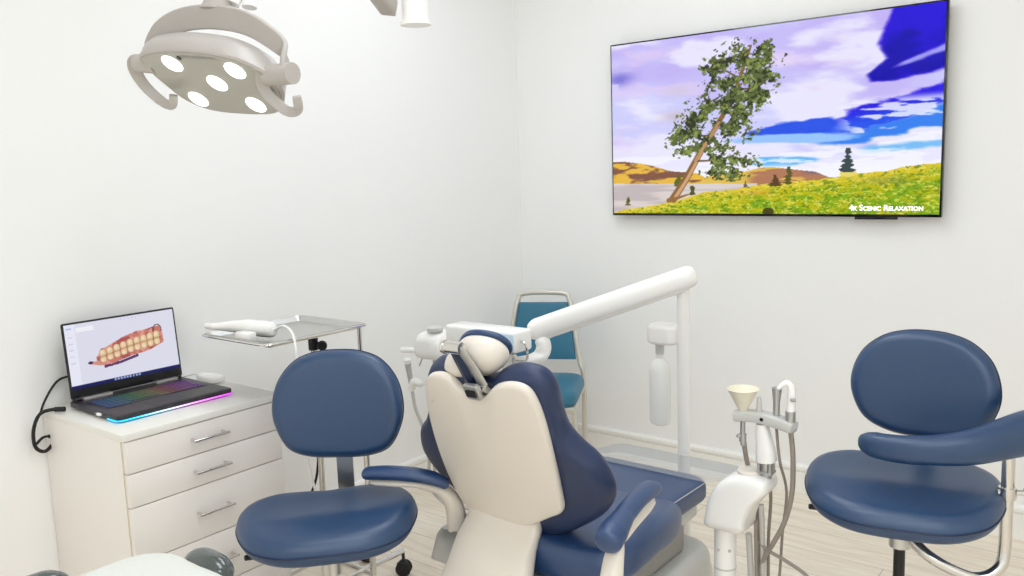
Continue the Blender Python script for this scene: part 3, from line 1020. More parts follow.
    pts = [bar(0.02, seat_z - T - 0.014), bar(hd * 0.8, seat_z - T - 0.014), bar(back_out + 0.035, seat_z - T + 0.01), bar(back_out + 0.040, seat_z), bar(back_out + 0.036, back_z - 0.02), bar(back_out + 0.05, back_z + 0.02)]
    bm = BM()
    tube(bm, pts, 0.026, 12, 5, ry=0.004, upv=(-cs * 0 - sn * 0, 0, 1) if False else None)
    bars = bm
    bm = BM()
    P = smooth_path(pts, 5)
    xv = Vector((cs, sn, 0))
    rs = []
    for i, p in enumerate(P):
        tg = (P[min(i + 1, len(P) - 1)] - P[max(i - 1, 0)]).normalized()
        nn = tg.cross(xv).normalized()
        rs.append([bm.verts.new(p + xv * a + nn * b) for a, b in ((-0.024, -0.003), (0.024, -0.003), (0.024, 0.003), (-0.024, 0.003))])
    for A, B in zip(rs, rs[1:]):
        for j in range(4):
            bm.faces.new((A[j], A[(j + 1) % 4], B[(j + 1) % 4], B[j]))
    bm.faces.new(rs[0])
    bm.faces.new(rs[-1][::-1])
    bars.free()
    obj('back_bar', bm, 'steel', t, local=True)
    return t


stool('rolling_stool', 'armless navy rolling stool with a rounded backrest in front of the cabinet', 'stool', (0.987, -2.176, 0), math.radians(50), 0.560, 0.475, 0.375,
      0.374, 0.308, 0.796, 0.19, math.radians(-13))
rs_ = stool('assistant_stool', 'navy rolling stool with a curved padded support arm near the right edge', 'stool', (2.225, -1.345, 0), math.radians(12), 0.640, 0.462, 0.45,
            0.368, 0.285, 0.842, 0.185, math.radians(-13), backshape='o')
# its support arm: bent chrome tube, clamp and pad (in world coordinates turned into the stool's frame)
RI = Matrix.Translation((2.225, -1.345, 0)) @ Matrix.Rotation(math.radians(12), 4, 'Z')
RI = RI.inverted()


def loc_(p):
    return RI @ Vector(p)


bm = BM()
tube(bm, [loc_(p) for p in ((2.235, -1.355, 0.508), (2.30, -1.385, 0.468), (2.37, -1.372, 0.436), (2.415, -1.355, 0.430), (2.448, -1.335, 0.456), (2.455, -1.322, 0.500), (2.455, -1.320, 0.58), (2.455, -1.320, 0.76))], 0.0145, 14, 6)
ab = obj('arm_tube', bm, 'chrome', rs_, local=True)
bm = BM()
rod(bm, loc_((2.455, -1.32, 0.628)), loc_((2.455, -1.32, 0.655)), 0.020)
rod(bm, loc_((2.435, -1.331, 0.642)), loc_((2.50, -1.295, 0.642)), 0.007)
obj('clamp', bm, 'chrome', ab, local=True)
bm = BM()
lathe(bm, [(0, -0.004), (0.013, 0), (0.015, 0.012), (0.011, 0.02), (0, 0.021)], loc_((2.490, -1.300, 0.642)), loc_((2.60, -1.24, 0.642)) - loc_((2.50, -1.295, 0.642)), 14)
obj('clamp_knob', bm, 'black', ab, local=True)
bm = BM()
pts = smooth_path([loc_(p) for p in ((2.150, -1.440, 0.752), (2.21, -1.465, 0.752), (2.29, -1.465, 0.758), (2.38, -1.430, 0.770), (2.45, -1.360, 0.786), (2.51, -1.27, 0.798), (2.54, -1.16, 0.804), (2.53, -1.07, 0.804), (2.49, -1.0, 0.802))], 6)
cnt = len(pts)
rings = []
for i, p in enumerate(pts):
    tg = (pts[min(i + 1, cnt - 1)] - pts[max(i - 1, 0)]).normalized()
    sd = tg.cross(Vector((0, 0, 1))).normalized()
    f = i / (cnt - 1)
    hgt = float(np.interp(f, [0, 0.03, 0.08, 0.3, 0.55, 0.9, 0.97, 1], [0.010, 0.022, 0.030, 0.035, 0.052, 0.050, 0.035, 0.012]))
    wid = float(np.interp(f, [0, 0.03, 0.08, 0.3, 0.55, 0.9, 0.97, 1], [0.010, 0.022, 0.028, 0.030, 0.034, 0.032, 0.024, 0.010]))
    ring = []
    for j in range(20):
        a = 2 * PI * j / 20
        ca, sa = math.cos(a), math.sin(a)
        ring.append(bm.verts.new(p + sd * wid * math.copysign(abs(ca) ** 0.75, ca) + Vector((0, 0, 1)) * hgt * math.copysign(abs(sa) ** 0.75, sa)))
    rings.append(ring)
for A, B in zip(rings, rings[1:]):
    for j in range(20):
        bm.faces.new((A[j], A[(j + 1) % 20], B[(j + 1) % 20], B[j]))
bm.faces.new(rings[0])
bm.faces.new(rings[-1][::-1])
obj('arm_pad', bm, 'leather', rs_, local=True, sharp=70)

# ------------------------------------------------------------------ dental chair
DX = 1.415
dc = thing('dental_chair', 'reclined navy and white dental patient chair in the middle of the room', 'dental chair', (DX, -1.65, 0))
# floor base
bm = BM()
pillow(bm, rrect(DX - 0.24, DX + 0.235, -2.10, -1.16, 0.09), flat_frame(0.135), 0.262, 0.055, smooth=False)
obj('base', bm, 'lightgrey', dc)
bm = box(BM(), DX - 0.19, DX + 0.19, -1.92, -1.30, 0.255, 0.385, 0.03, 3)
obj('lift_housing', bm, 'midgrey', dc)
bm = box(BM(), DX - 0.20, DX + 0.20, -1.80, -1.25, 0.360, 0.405, 0.015)
obj('seat_frame', bm, 'lightgrey', dc)
bm = BM()
tube(bm, [(DX + 0.15, -1.60, 0.27), (DX + 0.17, -1.55, 0.275), (DX + 0.155, -1.50, 0.272)], 0.006, 8, 5)
obj('base_lead', bm, 'rubber', dc)
# seat and legrest pads
seat_o = [(0, -1.895), (0.13, -1.900), (0.225, -1.895), (0.274, -1.84), (0.285, -1.76), (0.268, -1.60), (0.232, -1.47), (0.19, -1.43), (0, -1.42)]
seat_o = [(DX + 0.024 + a, b) for a, b in seat_o] + [(DX + 0.034 - a * 0.93, b) for a, b in seat_o[-2:0:-1]]


def seatfr(a, b, d):
    q = abs(a - DX) / 0.31
    return Vector((a, b, 0.452 + d + 0.020 * q * q - 0.01 * (1 - q * q) * math.exp(-((b + 1.8) / 0.15) ** 2) - 0.15 * max(0, (b + 1.66)) - 0.10 * max(0, -1.75 - b)))


obj('seat_cushion', pillow(BM(), seat_o, seatfr, 0.105, 0.040, dome=0.004, dome2=0, rings=6), 'chairleather', dc)
leg_o = rrect(DX - 0.225, DX + 0.215, -1.58, -1.175, 0.055)


def legfr(a, b, d):
    return Vector((a, b, 0.432 + d + 0.05 * max(0, -1.40 - b)))


lg = obj('legrest_cushion', pillow(BM(), leg_o, legfr, 0.066, 0.022, smooth=False, rings=5), 'chairleather', dc)
bm = BM()
tube(bm, [legfr(DX + (x - DX) * 0.985, y, 0.0285) for x, y in leg_o], 0.0013, 6, closed=True)
obj('piping', bm, 'lightgrey', lg)
bm = BM()
pillow(bm, rrect(DX - 0.19, DX + 0.19, -1.46, -1.20, 0.04), flat_frame(0.372), 0.05, 0.015, smooth=False)
obj('legrest_shell', bm, 'lightgrey', dc)


cov_o = rrect(DX - 0.255, DX + 0.265, -1.235, -0.99, 0.05)
bm = BM()
rings = []
ccx, ccy = DX + 0.005, -1.11
for k, dz in ((1.0, 1.0), (0.985, 0.55), (0.96, 0.2), (0.92, 0.05), (0.8, 0.0), (0.6, 0.0), (0.4, 0.0), (0.2, 0.0)):
    ring = []
    for (x, y) in cov_o:
        px_, py_ = ccx + (x - ccx) * k, ccy + (y - ccy) * k
        drop = 0.042 * dz * min(1.0, max(0.0, (y + 1.16) / 0.1)) + 0.016 * max(0.0, (py_ + 1.17) / 0.18)
        ring.append(bm.verts.new((px_, py_, 0.4705 + 0.0012 * math.sin(px_ * 45 + py_ * 30) + 0.0015 * math.sin(px_ * 23 - py_ * 51) - drop)))
    rings.append(ring)
for A, B in zip(rings, rings[1:]):
    for j in range(len(A)):
        bm.faces.new((A[j], A[(j + 1) % len(A)], B[(j + 1) % len(A)], B[j]))
bm.faces.new(rings[-1])
obj('foot_cover', bm, 'clear', dc, label='clear plastic cover over the foot end')

# backrest: leaning plane through (y -1.87, z .5), recline 25 degrees
RA = math.radians(25)
BN = Vector((0, math.cos(RA), math.sin(RA)))
BS = Vector((0, -math.sin(RA), math.cos(RA)))
BO = Vector((0, -1.87, 0.50))


def backfr(off):
    def fr(a, b, d):
        return BO + Vector((a, 0, 0)) + BS * b + BN * (off + d + 0.25 * (a - DX) ** 2)
    return fr


shell_o = [(1.257, 0.447), (1.285, 0.485), (1.325, 0.500), (1.360, 0.494), (1.388, 0.465), (1.425, 0.452), (1.465, 0.460), (1.505, 0.490), (1.550, 0.503), (1.588, 0.495), (1.604, 0.463),
           (1.606, 0.390), (1.594, 0.260), (1.580, 0.150), (1.568, 0.100), (1.524, 0.070), (1.453, 0.026), (1.368, -0.006), (1.275, -0.012), (1.208, 0.016), (1.190, 0.104), (1.197, 0.229), (1.222, 0.352)]
sh = obj('backrest_shell', pillow(BM(), shell_o, backfr(0.004), 0.024, 0.010, dome=0, dome2=0.012, sub=4), 'shell', dc)
bm = BM()
lathe(bm, [(0.0, 0), (0.004, 0), (0.004, 0.002), (0, 0.0025)], backfr(-0.020)(1.285, 0.42, 0), -BN, 10)
obj('screw_cap', bm, 'lightgrey', sh)
cush_o = [(1.235, 0.455), (1.275, 0.497), (1.320, 0.512), (1.362, 0.505), (1.395, 0.478), (1.425, 0.470), (1.462, 0.478), (1.505, 0.503), (1.555, 0.516), (1.603, 0.505), (1.625, 0.468),
          (1.620, 0.400), (1.620, 0.335), (1.645, 0.282), (1.680, 0.236), (1.696, 0.180), (1.690, 0.122), (1.655, 0.070), (1.580, 0.012), (1.48, -0.050), (1.38, -0.075),
          (1.25, -0.05), (1.15, 0.010), (1.075, 0.085), (1.055, 0.150), (1.085, 0.225), (1.135, 0.275), (1.175, 0.330), (1.205, 0.395)]
cu = obj('backrest_cushion', pillow(BM(), cush_o, backfr(0.052), 0.075, 0.034, dome=0.0, sub=4, rings=6), 'indigo', dc)
# white support column under the backrest
bm = BM()
prev = None
secs = [(0.20, 1.375, 0.205, -2.005, 0.085), (0.28, 1.372, 0.175, -2.000, 0.065), (0.35, 1.368, 0.148, -1.985, 0.050), (0.41, 1.362, 0.132, -1.955, 0.042), (0.46, 1.352, 0.126, -1.915, 0.038), (0.50, 1.342, 0.122, -1.862, 0.028), (0.58, 1.350, 0.118, -1.860, 0.012)]
rings = []
for z, x, hwid, y, dp in secs:
    rings.append([bm.verts.new((x + hwid * math.copysign(abs(math.cos(a)) ** 0.6, math.cos(a)), y + dp * math.copysign(abs(math.sin(a)) ** 0.6, math.sin(a)), z)) for a in [2 * PI * j / 28 for j in range(28)]])
for A, B in zip(rings, rings[1:]):
    for j in range(28):
        bm.faces.new((A[j], A[(j + 1) % 28], B[(j + 1) % 28], B[j]))
bm.faces.new(rings[0])
bm.faces.new(rings[-1][::-1])
obj('backrest_support', bm, 'shell', dc, sharp=70)

# headrest
hr_c = Vector((1.408, -2.035, 1.006))
hn = Vector((-0.16, 0.76, 0.62)).normalized()     # the pad faces up and forwards
hxv = Vector((1, 0, -0.08)) - hn * hn.dot(Vector((1, 0, -0.08)))
hxv.normalize()
hyv = hn.cross(hxv)


def headfr(off):
    return lambda a, b, d: hr_c + hxv * a + hyv * b + hn * (off + d + 0.5 * a * a)


hro = [(-0.100, 0.032), (-0.088, 0.057), (-0.04, 0.058), (0.01, 0.052), (0.055, 0.042), (0.088, 0.018), (0.096, -0.012), (0.080, -0.042), (0.045, -0.058), (0.005, -0.058), (-0.025, -0.040), (-0.052, -0.010), (-0.080, 0.010)]
obj_h = obj('headrest', pillow(BM(), hro, headfr(-0.008), 0.045, 0.020, dome=0, dome2=0.030, rings=6), 'shell', dc)
obj('headrest_pad', pillow(BM(), [(a * 1.01, b * 1.03) for a, b in hro], headfr(0.018), 0.014, 0.0068, dome=0.002), 'chairleather', obj_h)
n0 = Vector((1.424, -2.058, 0.916))
n1 = Vector((1.412, -2.118, 1.035))
bm = BM()
dirv = (n1 - n0).normalized()
sv = Vector((1, 0, 0))
nv = dirv.cross(sv)
for s0, s1, wd, th, off, k in ((-0.03, 1.0, 0.016, 0.005, 0.0, 0),):
    pts = [n0 + (n1 - n0) * s0, n0 + (n1 - n0) * s1]
    tube(bm, pts, 0.017, 4, ry=0.006, upv=nv)
slide = obj('headrest_slide', bm, 'piping', dc)
bm = BM()
tube(bm, [n0 + sv * 0.040 + dirv * 0.028, n0 + (n1 - n0) * 0.55 + sv * 0.036, n1 + sv * 0.022], [0.016, 0.015, 0.013], 10, 4, ry=0.006, upv=nv)
obj('link_arm', bm, 'alu', slide)
obj('hinge', rod(BM(), n0 + sv * 0.018 + dirv * 0.018, n0 + sv * 0.052 + dirv * 0.018, 0.012, 16), 'chrome', slide)
bm = BM()
rod(bm, n1 - sv * 0.024, n1 + sv * 0.030, 0.015, 18)
rod(bm, n1 - sv * 0.027, n1 - sv * 0.020, 0.017, 18)
obj('hinge', bm, 'chrome', slide)
bm = BM()
pillow(bm, rrect(-0.022, 0.024, -0.020, 0.022, 0.006, 2), lambda a, b, d: backfr(-0.014)(1.440, 0.474, 0) + Vector((a, 0, 0)) + BS * b + BN * d, 0.014, 0.003, smooth=False)
pl = obj('slide_socket', bm, 'alu', dc)
bm = BM()
pillow(bm, rrect(-0.016, 0.016, -0.010, 0.010, 0.004, 2), lambda a, b, d: backfr(-0.0225)(1.440, 0.474, 0) + Vector((a, 0, 0)) + BS * b + BN * d, 0.004, 0.001, smooth=False)
obj('socket_opening', bm, 'black', pl)
bm = BM()
tube(bm, [n1, (n1 + hr_c) / 2 + Vector((0.0, 0.0, -0.012)), hr_c - hn * 0.035], 0.012, 10, 4)
obj('headrest_mount', bm, 'alu', obj_h)


# armrests
def pad_sweep(bm, pts, wid, hgt, upv=(0, 0, 1), sub=6, n=20, p=0.8, capf=0.07):
    P = smooth_path(pts, sub)
    cnt = len(P)
    rr = []
    for i, q in enumerate(P):
        tg = (P[min(i + 1, cnt - 1)] - P[max(i - 1, 0)]).normalized()
        u = (Vector(upv) - tg * tg.dot(Vector(upv))).normalized()
        s = tg.cross(u)
        f = i / (cnt - 1)
        w_ = float(np.interp(f, np.linspace(0, 1, len(wid)), wid))
        h_ = float(np.interp(f, np.linspace(0, 1, len(hgt)), hgt))
        cap = min(1.0, math.sqrt(max(0.0, 1 - (1 - min(f, 1 - f) / capf) ** 2)) if min(f, 1 - f) < capf else 1.0)
        cap = max(cap, 0.12)
        rr.append([bm.verts.new(q + s * w_ * cap * math.copysign(abs(math.cos(a)) ** p, math.cos(a)) + u * h_ * cap * math.copysign(abs(math.sin(a)) ** p, math.sin(a))) for a in [2 * PI * j / n for j in range(n)]])
    for A, B in zip(rr, rr[1:]):
        for j in range(n):
            bm.faces.new((A[j], A[(j + 1) % n], B[(j + 1) % n], B[j]))
    bm.faces.new(rr[0])
    bm.faces.new(rr[-1][::-1])
    return bm


ar = obj('armrest', pad_sweep(BM(), [(1.800, -2.078, 0.628), (1.793, -2.035, 0.640), (1.780, -1.965, 0.652), (1.764, -1.88, 0.657), (1.748, -1.80, 0.652), (1.738, -1.750, 0.644)],
                              [0.033, 0.034, 0.026, 0.027, 0.030, 0.029], [0.031, 0.029, 0.019, 0.018, 0.018, 0.018], sub=10, p=1.0, capf=0.10), 'chairleather', dc)
bm = BM()
pad_sweep(bm, [(1.800, -2.058, 0.34), (1.800, -2.058, 0.45), (1.800, -2.055, 0.54), (1.795, -2.02, 0.610), (1.780, -1.94, 0.634), (1.762, -1.84, 0.639), (1.746, -1.775, 0.634)],
          [0.029, 0.028, 0.027, 0.026, 0.028, 0.028, 0.022], [0.026, 0.024, 0.022, 0.012, 0.006, 0.006, 0.005], upv=(0.25, 0.95, 0.3))
pad_sweep(bm, [(1.803, -2.060, 0.36), (1.74, -1.97, 0.36), (1.56, -1.86, 0.36)], [0.02, 0.02, 0.02], [0.024, 0.024, 0.024])
obj('armrest_post', bm, 'shell', ar)
al = obj('armrest', pad_sweep(BM(), [(0.985, -2.045, 0.618), (1.03, -2.022, 0.622), (1.08, -1.995, 0.622), (1.13, -1.965, 0.616), (1.165, -1.935, 0.602), (1.185, -1.912, 0.582)],
                              [0.026, 0.030, 0.030, 0.028, 0.020], [0.016, 0.018, 0.018, 0.018, 0.014], sub=10, p=0.9, capf=0.08), 'chairleather', dc)
bm = BM()
pad_sweep(bm, [(1.00, -2.035, 0.598), (1.07, -2.00, 0.598), (1.12, -1.955, 0.590), (1.155, -1.91, 0.565), (1.168, -1.875, 0.51), (1.166, -1.86, 0.43), (1.165, -1.855, 0.40)],
          [0.016, 0.018, 0.018, 0.020, 0.026, 0.030, 0.030], [0.006, 0.008, 0.010, 0.016, 0.022, 0.026, 0.026], upv=(0.3, -0.4, 0.85))
obj('armrest_post', bm, 'shell', al)
bm = BM()
rings = []
for z, k in ((0.345, 1.05), (0.415, 0.8), (0.435, 0.6)):
    rings.append([bm.verts.new((1.160 + 0.062 * k * a, -1.855 + 0.055 * k * b, z)) for a, b in rrect(-1, 1, -1, 1, 0.3, 3)])
n_ = len(rings[0])
for A, B in zip(rings, rings[1:]):
    for j in range(n_):
        bm.faces.new((A[j], A[(j + 1) % n_], B[(j + 1) % n_], B[j]))
bm.faces.new(rings[0])
bm.faces.new(rings[-1][::-1])
box(bm, 1.12, 1.30, -1.90, -1.84, 0.335, 0.375, 0.01)
obj('armrest_foot', bm, 'alu', al)

# ------------------------------------------------------------------ delivery column, arm, bottle and instrument head
dl = thing('delivery_unit', 'white instrument delivery unit on a long arm carried by an upright post', 'dental unit', (1.44, -1.0, 0))
bm = BM()
rod(bm, (1.445, -1.0, 0.03), (1.445, -1.0, 1.045), 0.0215, 24)
rod(bm, (1.445, -1.0, 0.93), (1.445, -1.0, 0.932), 0.0222, 24)
obj('post', bm, 'ivory', dl)
bm = BM()
pillow(bm, rrect(1.375, 1.515, -1.09, -0.90, 0.04), flat_frame(0.025), 0.05, 0.012, smooth=False)
obj('floor_plate', bm, 'lightgrey', dl)
A0, A1 = Vector((0.978, -1.25, 0.880)), Vector((1.490, -0.990, 1.080))
bm = BM()
P = [A0 + (A1 - A0) * t for t in (0, 0.012, 0.03, 0.055, 0.5, 0.95, 0.975, 0.99, 1.0)]
R = [0.40, 0.72, 0.90, 1.0, 1.0, 1.0, 0.9, 0.72, 0.40]
ax = (A1 - A0).normalized()
sd = ax.cross(Vector((0, 0, 1))).normalized()
uu = sd.cross(ax)
rings = []
for p_, r_ in zip(P, R):
    ring = []
    for j in range(28):
        a = 2 * PI * j / 28
        ca, sa = math.cos(a), math.sin(a)
        ring.append(bm.verts.new(p_ + sd * 0.036 * r_ * math.copysign(abs(ca) ** 0.75, ca) + uu * (0.042 if sa > 0 else 0.034) * r_ * math.copysign(abs(sa) ** 0.85, sa)))
    rings.append(ring)
for A, B in zip(rings, rings[1:]):
    for j in range(28):
        bm.faces.new((A[j], A[(j + 1) % 28], B[(j + 1) % 28], B[j]))
bm.faces.new(rings[0])
bm.faces.new(rings[-1][::-1])
arm_o = obj('spring_arm', bm, 'ivory', dl, sharp=60)
bm = BM()
c_ = [A0 + (A1 - A0) * 0.02 - uu * 0.024, A0 + (A1 - A0) * 0.985 - uu * 0.024]
pad_sweep(bm, c_, [0.024, 0.024], [0.016, 0.016], upv=uu, sub=8)
obj('arm_cover', bm, 'ivory', arm_o)
# curved bracket from the arm's end to the instrument head
bm = BM()
pad_sweep(bm, [(1.020, -1.238, 0.870), (1.034, -1.240, 0.835), (1.026, -1.255, 0.804), (0.990, -1.28, 0.786), (0.93, -1.31, 0.780), (0.87, -1.33, 0.79), (0.82, -1.335, 0.82), (0.80, -1.335, 0.85)],
          [0.028, 0.026, 0.026, 0.026, 0.026], [0.024, 0.022, 0.020, 0.018, 0.018], upv=(0.5, 0.1, 0.8))
obj('elbow_bracket', bm, 'ivory', dl)
bm = box(BM(), 0.700, 1.020, -1.38, -1.285, 0.834, 0.908, 0.010, 3)
hd = obj('instrument_head', bm, 'white', dl)
bm = box(BM(), 0.88, 1.012, -1.3822, -1.375, 0.842, 0.899, 0.002)
obj('touch_panel', bm, 'paper', hd, label='pale blue touch panel')
bm = BM()
tube(bm, [(1.018, -1.35, 0.873), (1.040, -1.355, 0.868), (1.046, -1.35, 0.835), (1.03, -1.34, 0.805), (0.99, -1.34, 0.80)], 0.004, 8, 5)
rod(bm, (0.93, -1.37, 0.813), (1.02, -1.38, 0.828), 0.005)
obj('grab_handle', bm, 'chrome', hd)
bm = BM()
rod(bm, (0.985, -1.35, 0.735), (0.985, -1.35, 0.836), 0.006)
obj('holder_stub', bm, 'palehose', hd)
bm = BM()
cH = Vector((0.545, -1.27, 0.800))
pillow(bm, [(-0.075, -0.03), (-0.06, 0.035), (0, 0.058), (0.06, 0.05), (0.085, 0.0), (0.075, -0.045), (0, -0.055), (-0.055, -0.052)], lambda a, b, d: cH + Vector((a, d, b)), 0.13, 0.045, dome=0.004)
hs = obj('round_housing', bm, 'white', hd)
bm = BM()
rod(bm, (0.360, -1.265, 0.758), (0.480, -1.270, 0.768), 0.011, 14)
obj('side_handle', bm, 'white', hs)
bm = BM()
lathe(bm, [(0.02, -0.015), (0.03, -0.012), (0.03, 0.0), (0.022, 0.006), (0, 0.007)], (0.575, -1.30, 0.872), n=20)
obj('knob', bm, 'lightgrey', hs)
# instruments hanging from the head
bm = BM()
tube(bm, [(0.372, -1.25, 0.715), (0.372, -1.25, 0.69), (0.382, -1.25, 0.64), (0.388, -1.25, 0.60)], [0.014, 0.012, 0.010, 0.012], 10, 4)
hp1 = obj('handpiece', bm, 'alu', dl)
bm = BM()
lathe(bm, [(0, 0), (0.012, 0.001), (0.015, 0.010), (0.013, 0.018), (0, 0.019)], (0.372, -1.25, 0.702), (0.1, -0.3, 1), 14)
obj('cap', bm, 'white', hp1)
bm = BM()
tube(bm, [(0.385, -1.25, 0.60), (0.41, -1.255, 0.635), (0.445, -1.26, 0.630), (0.47, -1.262, 0.640)], [0.014, 0.018, 0.013, 0.006], 10, 4)
obj('holder', bm, 'white', dl)
for pa, pb, rr_ in (((0.515, -1.25, 0.72), (0.520, -1.25, 0.755), 0.006), ((0.545, -1.25, 0.73), (0.548, -1.25, 0.755), 0.005), ((0.435, -1.25, 0.70), (0.47, -1.25, 0.76), 0.003)):
    obj('hook', rod(BM(), pa, pb, rr_), 'alu', dl)
bm = BM()
tube(bm, [(0.390, -1.25, 0.59), (0.405, -1.252, 0.52), (0.455, -1.255, 0.43), (0.47, -1.255, 0.34), (0.46, -1.25, 0.24), (0.47, -1.22, 0.16), (0.56, -1.18, 0.10), (0.72, -1.12, 0.08), (0.95, -1.08, 0.10), (1.2, -1.03, 0.05), (1.38, -1.0, 0.05)], 0.0065, 8, 6)
obj('hose', bm, 'palehose', dl)
bm = BM()
tube(bm, [(0.52, -1.25, 0.73), (0.505, -1.25, 0.60), (0.49, -1.25, 0.46), (0.475, -1.24, 0.33), (0.50, -1.22, 0.18), (0.60, -1.17, 0.12), (0.75, -1.12, 0.12), (1.0, -1.06, 0.06), (1.38, -0.98, 0.05)], 0.0055, 8, 6)
obj('hose', bm, 'palehose', dl)
# small connection housing on the unit head under the tray
bm = BM()
pillow(bm, rrect(0.52, 0.62, 0.60, 0.75, 0.03), lambda a, b, d: Vector((a, -1.24 + d, b)), 0.05, 0.02, smooth=False)
obj('lower_housing', bm, 'lightgrey', dl)
# bottle holder
bm = BM()
pillow(bm, rrect(1.318, 1.428, -1.045, -0.96, 0.032), flat_frame(0.872), 0.066, 0.014, dome=0.006, dome2=0, smooth=False)
bh_ = obj('bottle_cap_holder', bm, 'ivory', dl)
bm = BM()
rod(bm, (1.355, -1.0, 0.80), (1.355, -1.0, 0.842), 0.0155, 20)
obj('neck_cap', bm, 'lightgrey', bh_)
bm = BM()
lathe(bm, [(0, 0.0), (0.022, 0.0), (0.033, 0.006), (0.037, 0.02), (0.037, 0.19), (0.034, 0.212), (0.024, 0.228), (0.013, 0.236), (0.012, 0.262), (0, 0.262)], (1.355, -1.0, 0.548), n=28)
bt = tag(obj('water_bottle', bm, 'bottle'), 'frosted white bottle hanging beside the tall white post', 'bottle')
bm = BM()
tube(bm, [(1.355, -1.0, 0.80), (1.352, -1.0, 0.72), (1.362, -1.0, 0.66), (1.365, -1.0, 0.58)], 0.003, 6, 5)
obj('inner_tube', bm, 'palehose', bt)

# ------------------------------------------------------------------ assistant's side column with suction hoses
CYY = -1.45
asu = thing('suction_column', 'white suction and cuspidor column with hoses standing beside the dental chair', 'dental unit', (1.80, CYY, 0))
bm = BM()
rod(bm, (1.797, CYY, 0.0), (1.797, CYY, 0.46), 0.030, 24)
lathe(bm, [(0.10, 0), (0.10, 0.012), (0.06, 0.022), (0.031, 0.026)], (1.797, CYY, 0.0), n=28)
pc_ = obj('pedestal', bm, 'white', asu)
for x in (1.790, 1.818):
    obj('screw', lathe(BM(), [(0, 0), (0.0045, 0), (0.0045, 0.002), (0, 0.003)], (x, CYY - (0.020 if x > 1.8 else 0.0295), 0.385), (0.5, -1, 0), 10), 'alu', pc_)
bm = BM()
rod(bm, (1.797, CYY, 0.325), (1.797, CYY, 0.33), 0.031, 24)
obj('joint_ring', bm, 'lightgrey', pc_)
ho = [(1.752, 0.450), (1.753, 0.482), (1.764, 0.530), (1.788, 0.575), (1.822, 0.603), (1.862, 0.616), (1.905, 0.616), (1.928, 0.606), (1.930, 0.582), (1.912, 0.558), (1.890, 0.530), (1.872, 0.490), (1.860, 0.450), (1.80, 0.445)]
bm = BM()
pillow(bm, ho, lambda a, b, d: Vector((a, CYY + d, b)), 0.112, 0.028, dome=0.0, sub=4)
hg = obj('column_housing', bm, 'white', asu, label='glossy white curved housing')
bm = BM()
lathe(bm, [(0, 0), (0.034, 0), (0.035, 0.006), (0.030, 0.012), (0, 0.014)], (1.868, CYY, 0.614), n=28)
obj('round_cap', bm, 'shell', hg)
bm = BM()
rod(bm, (1.912, CYY, 0.60), (1.912, CYY, 0.665), 0.015, 16)
box(bm, 1.892, 1.934, CYY - 0.019, CYY + 0.019, 0.622, 0.630, 0.003)
box(bm, 1.894, 1.901, CYY - 0.019, CYY + 0.015, 0.626, 0.665, 0.002)
box(bm, 1.925, 1.932, CYY - 0.019, CYY + 0.015, 0.626, 0.665, 0.002)
obj('swivel', bm, 'alu', asu)
bm = BM()
pad_sweep(bm, [(1.914, CYY, 0.650), (1.910, CYY, 0.69), (1.903, CYY, 0.735), (1.901, CYY, 0.758)], [0.026, 0.026, 0.021, 0.017, 0.015], [0.026, 0.024, 0.020, 0.018], upv=(0, 1, 0))
obj('bar_arm', bm, 'white', asu)
bm = BM()
pad_sweep(bm, [(1.822, -1.46, 0.769), (1.865, -1.454, 0.774), (1.905, -1.453, 0.774), (1.95, -1.456, 0.769), (1.996, -1.463, 0.761)], [0.020, 0.021, 0.021, 0.021, 0.020], [0.015, 0.015, 0.016, 0.016, 0.015], p=0.5)
hb = obj('holder_bar', bm, 'lightgrey', asu)
bm = BM()
lathe(bm, [(0, 0), (0.005, 0), (0.005, 0.002), (0, 0.002)], (1.908, -1.4735, 0.774), (0, -1, 0), 10)
obj('lock_button', bm, 'black', hb)
# funnel cup resting in the bar
bm = BM()
lathe(bm, [(0.005, 0.0), (0.010, 0.001), (0.013, 0.008), (0.040, 0.060), (0.043, 0.064), (0.041, 0.065), (0.038, 0.060), (0.007, 0.008), (0.004, 0.006)], (1.850, -1.458, 0.782), n=32)
tag(obj('funnel_cup', bm, 'cream'), 'cream cone-shaped cup sitting on the suction holder bar', 'cup')
# saliva ejector, suction tip and syringe
bm = BM()
tube(bm, [(1.893, -1.455, 0.78), (1.893, -1.453, 0.808), (1.892, -1.453, 0.828)], [0.0085, 0.007, 0.005], 12)
e1 = obj('saliva_ejector', bm, 'lightgrey', asu)
bm = BM()
tube(bm, [(1.940, -1.455, 0.775), (1.940, -1.453, 0.820), (1.940, -1.452, 0.848), (1.940, -1.452, 0.860)], [0.009, 0.009, 0.012, 0.013], 14)
e2 = obj('suction_handpiece', bm, 'alu', asu)
bm = BM()
tube(bm, [(1.980, -1.462, 0.79), (1.982, -1.460, 0.835), (1.980, -1.458, 0.866), (1.968, -1.462, 0.878), (1.950, -1.470, 0.862)], [0.012, 0.011, 0.010, 0.008, 0.005], 12, 5)
e3 = obj('air_syringe', bm, 'white', asu)
bm = BM()
rod(bm, (1.980, -1.461, 0.765), (1.980, -1.461, 0.805), 0.0130, 16)
rod(bm, (1.986, -1.476, 0.838), (1.995, -1.468, 0.838), 0.004)
obj('syringe_grip', bm, 'alu', e3)
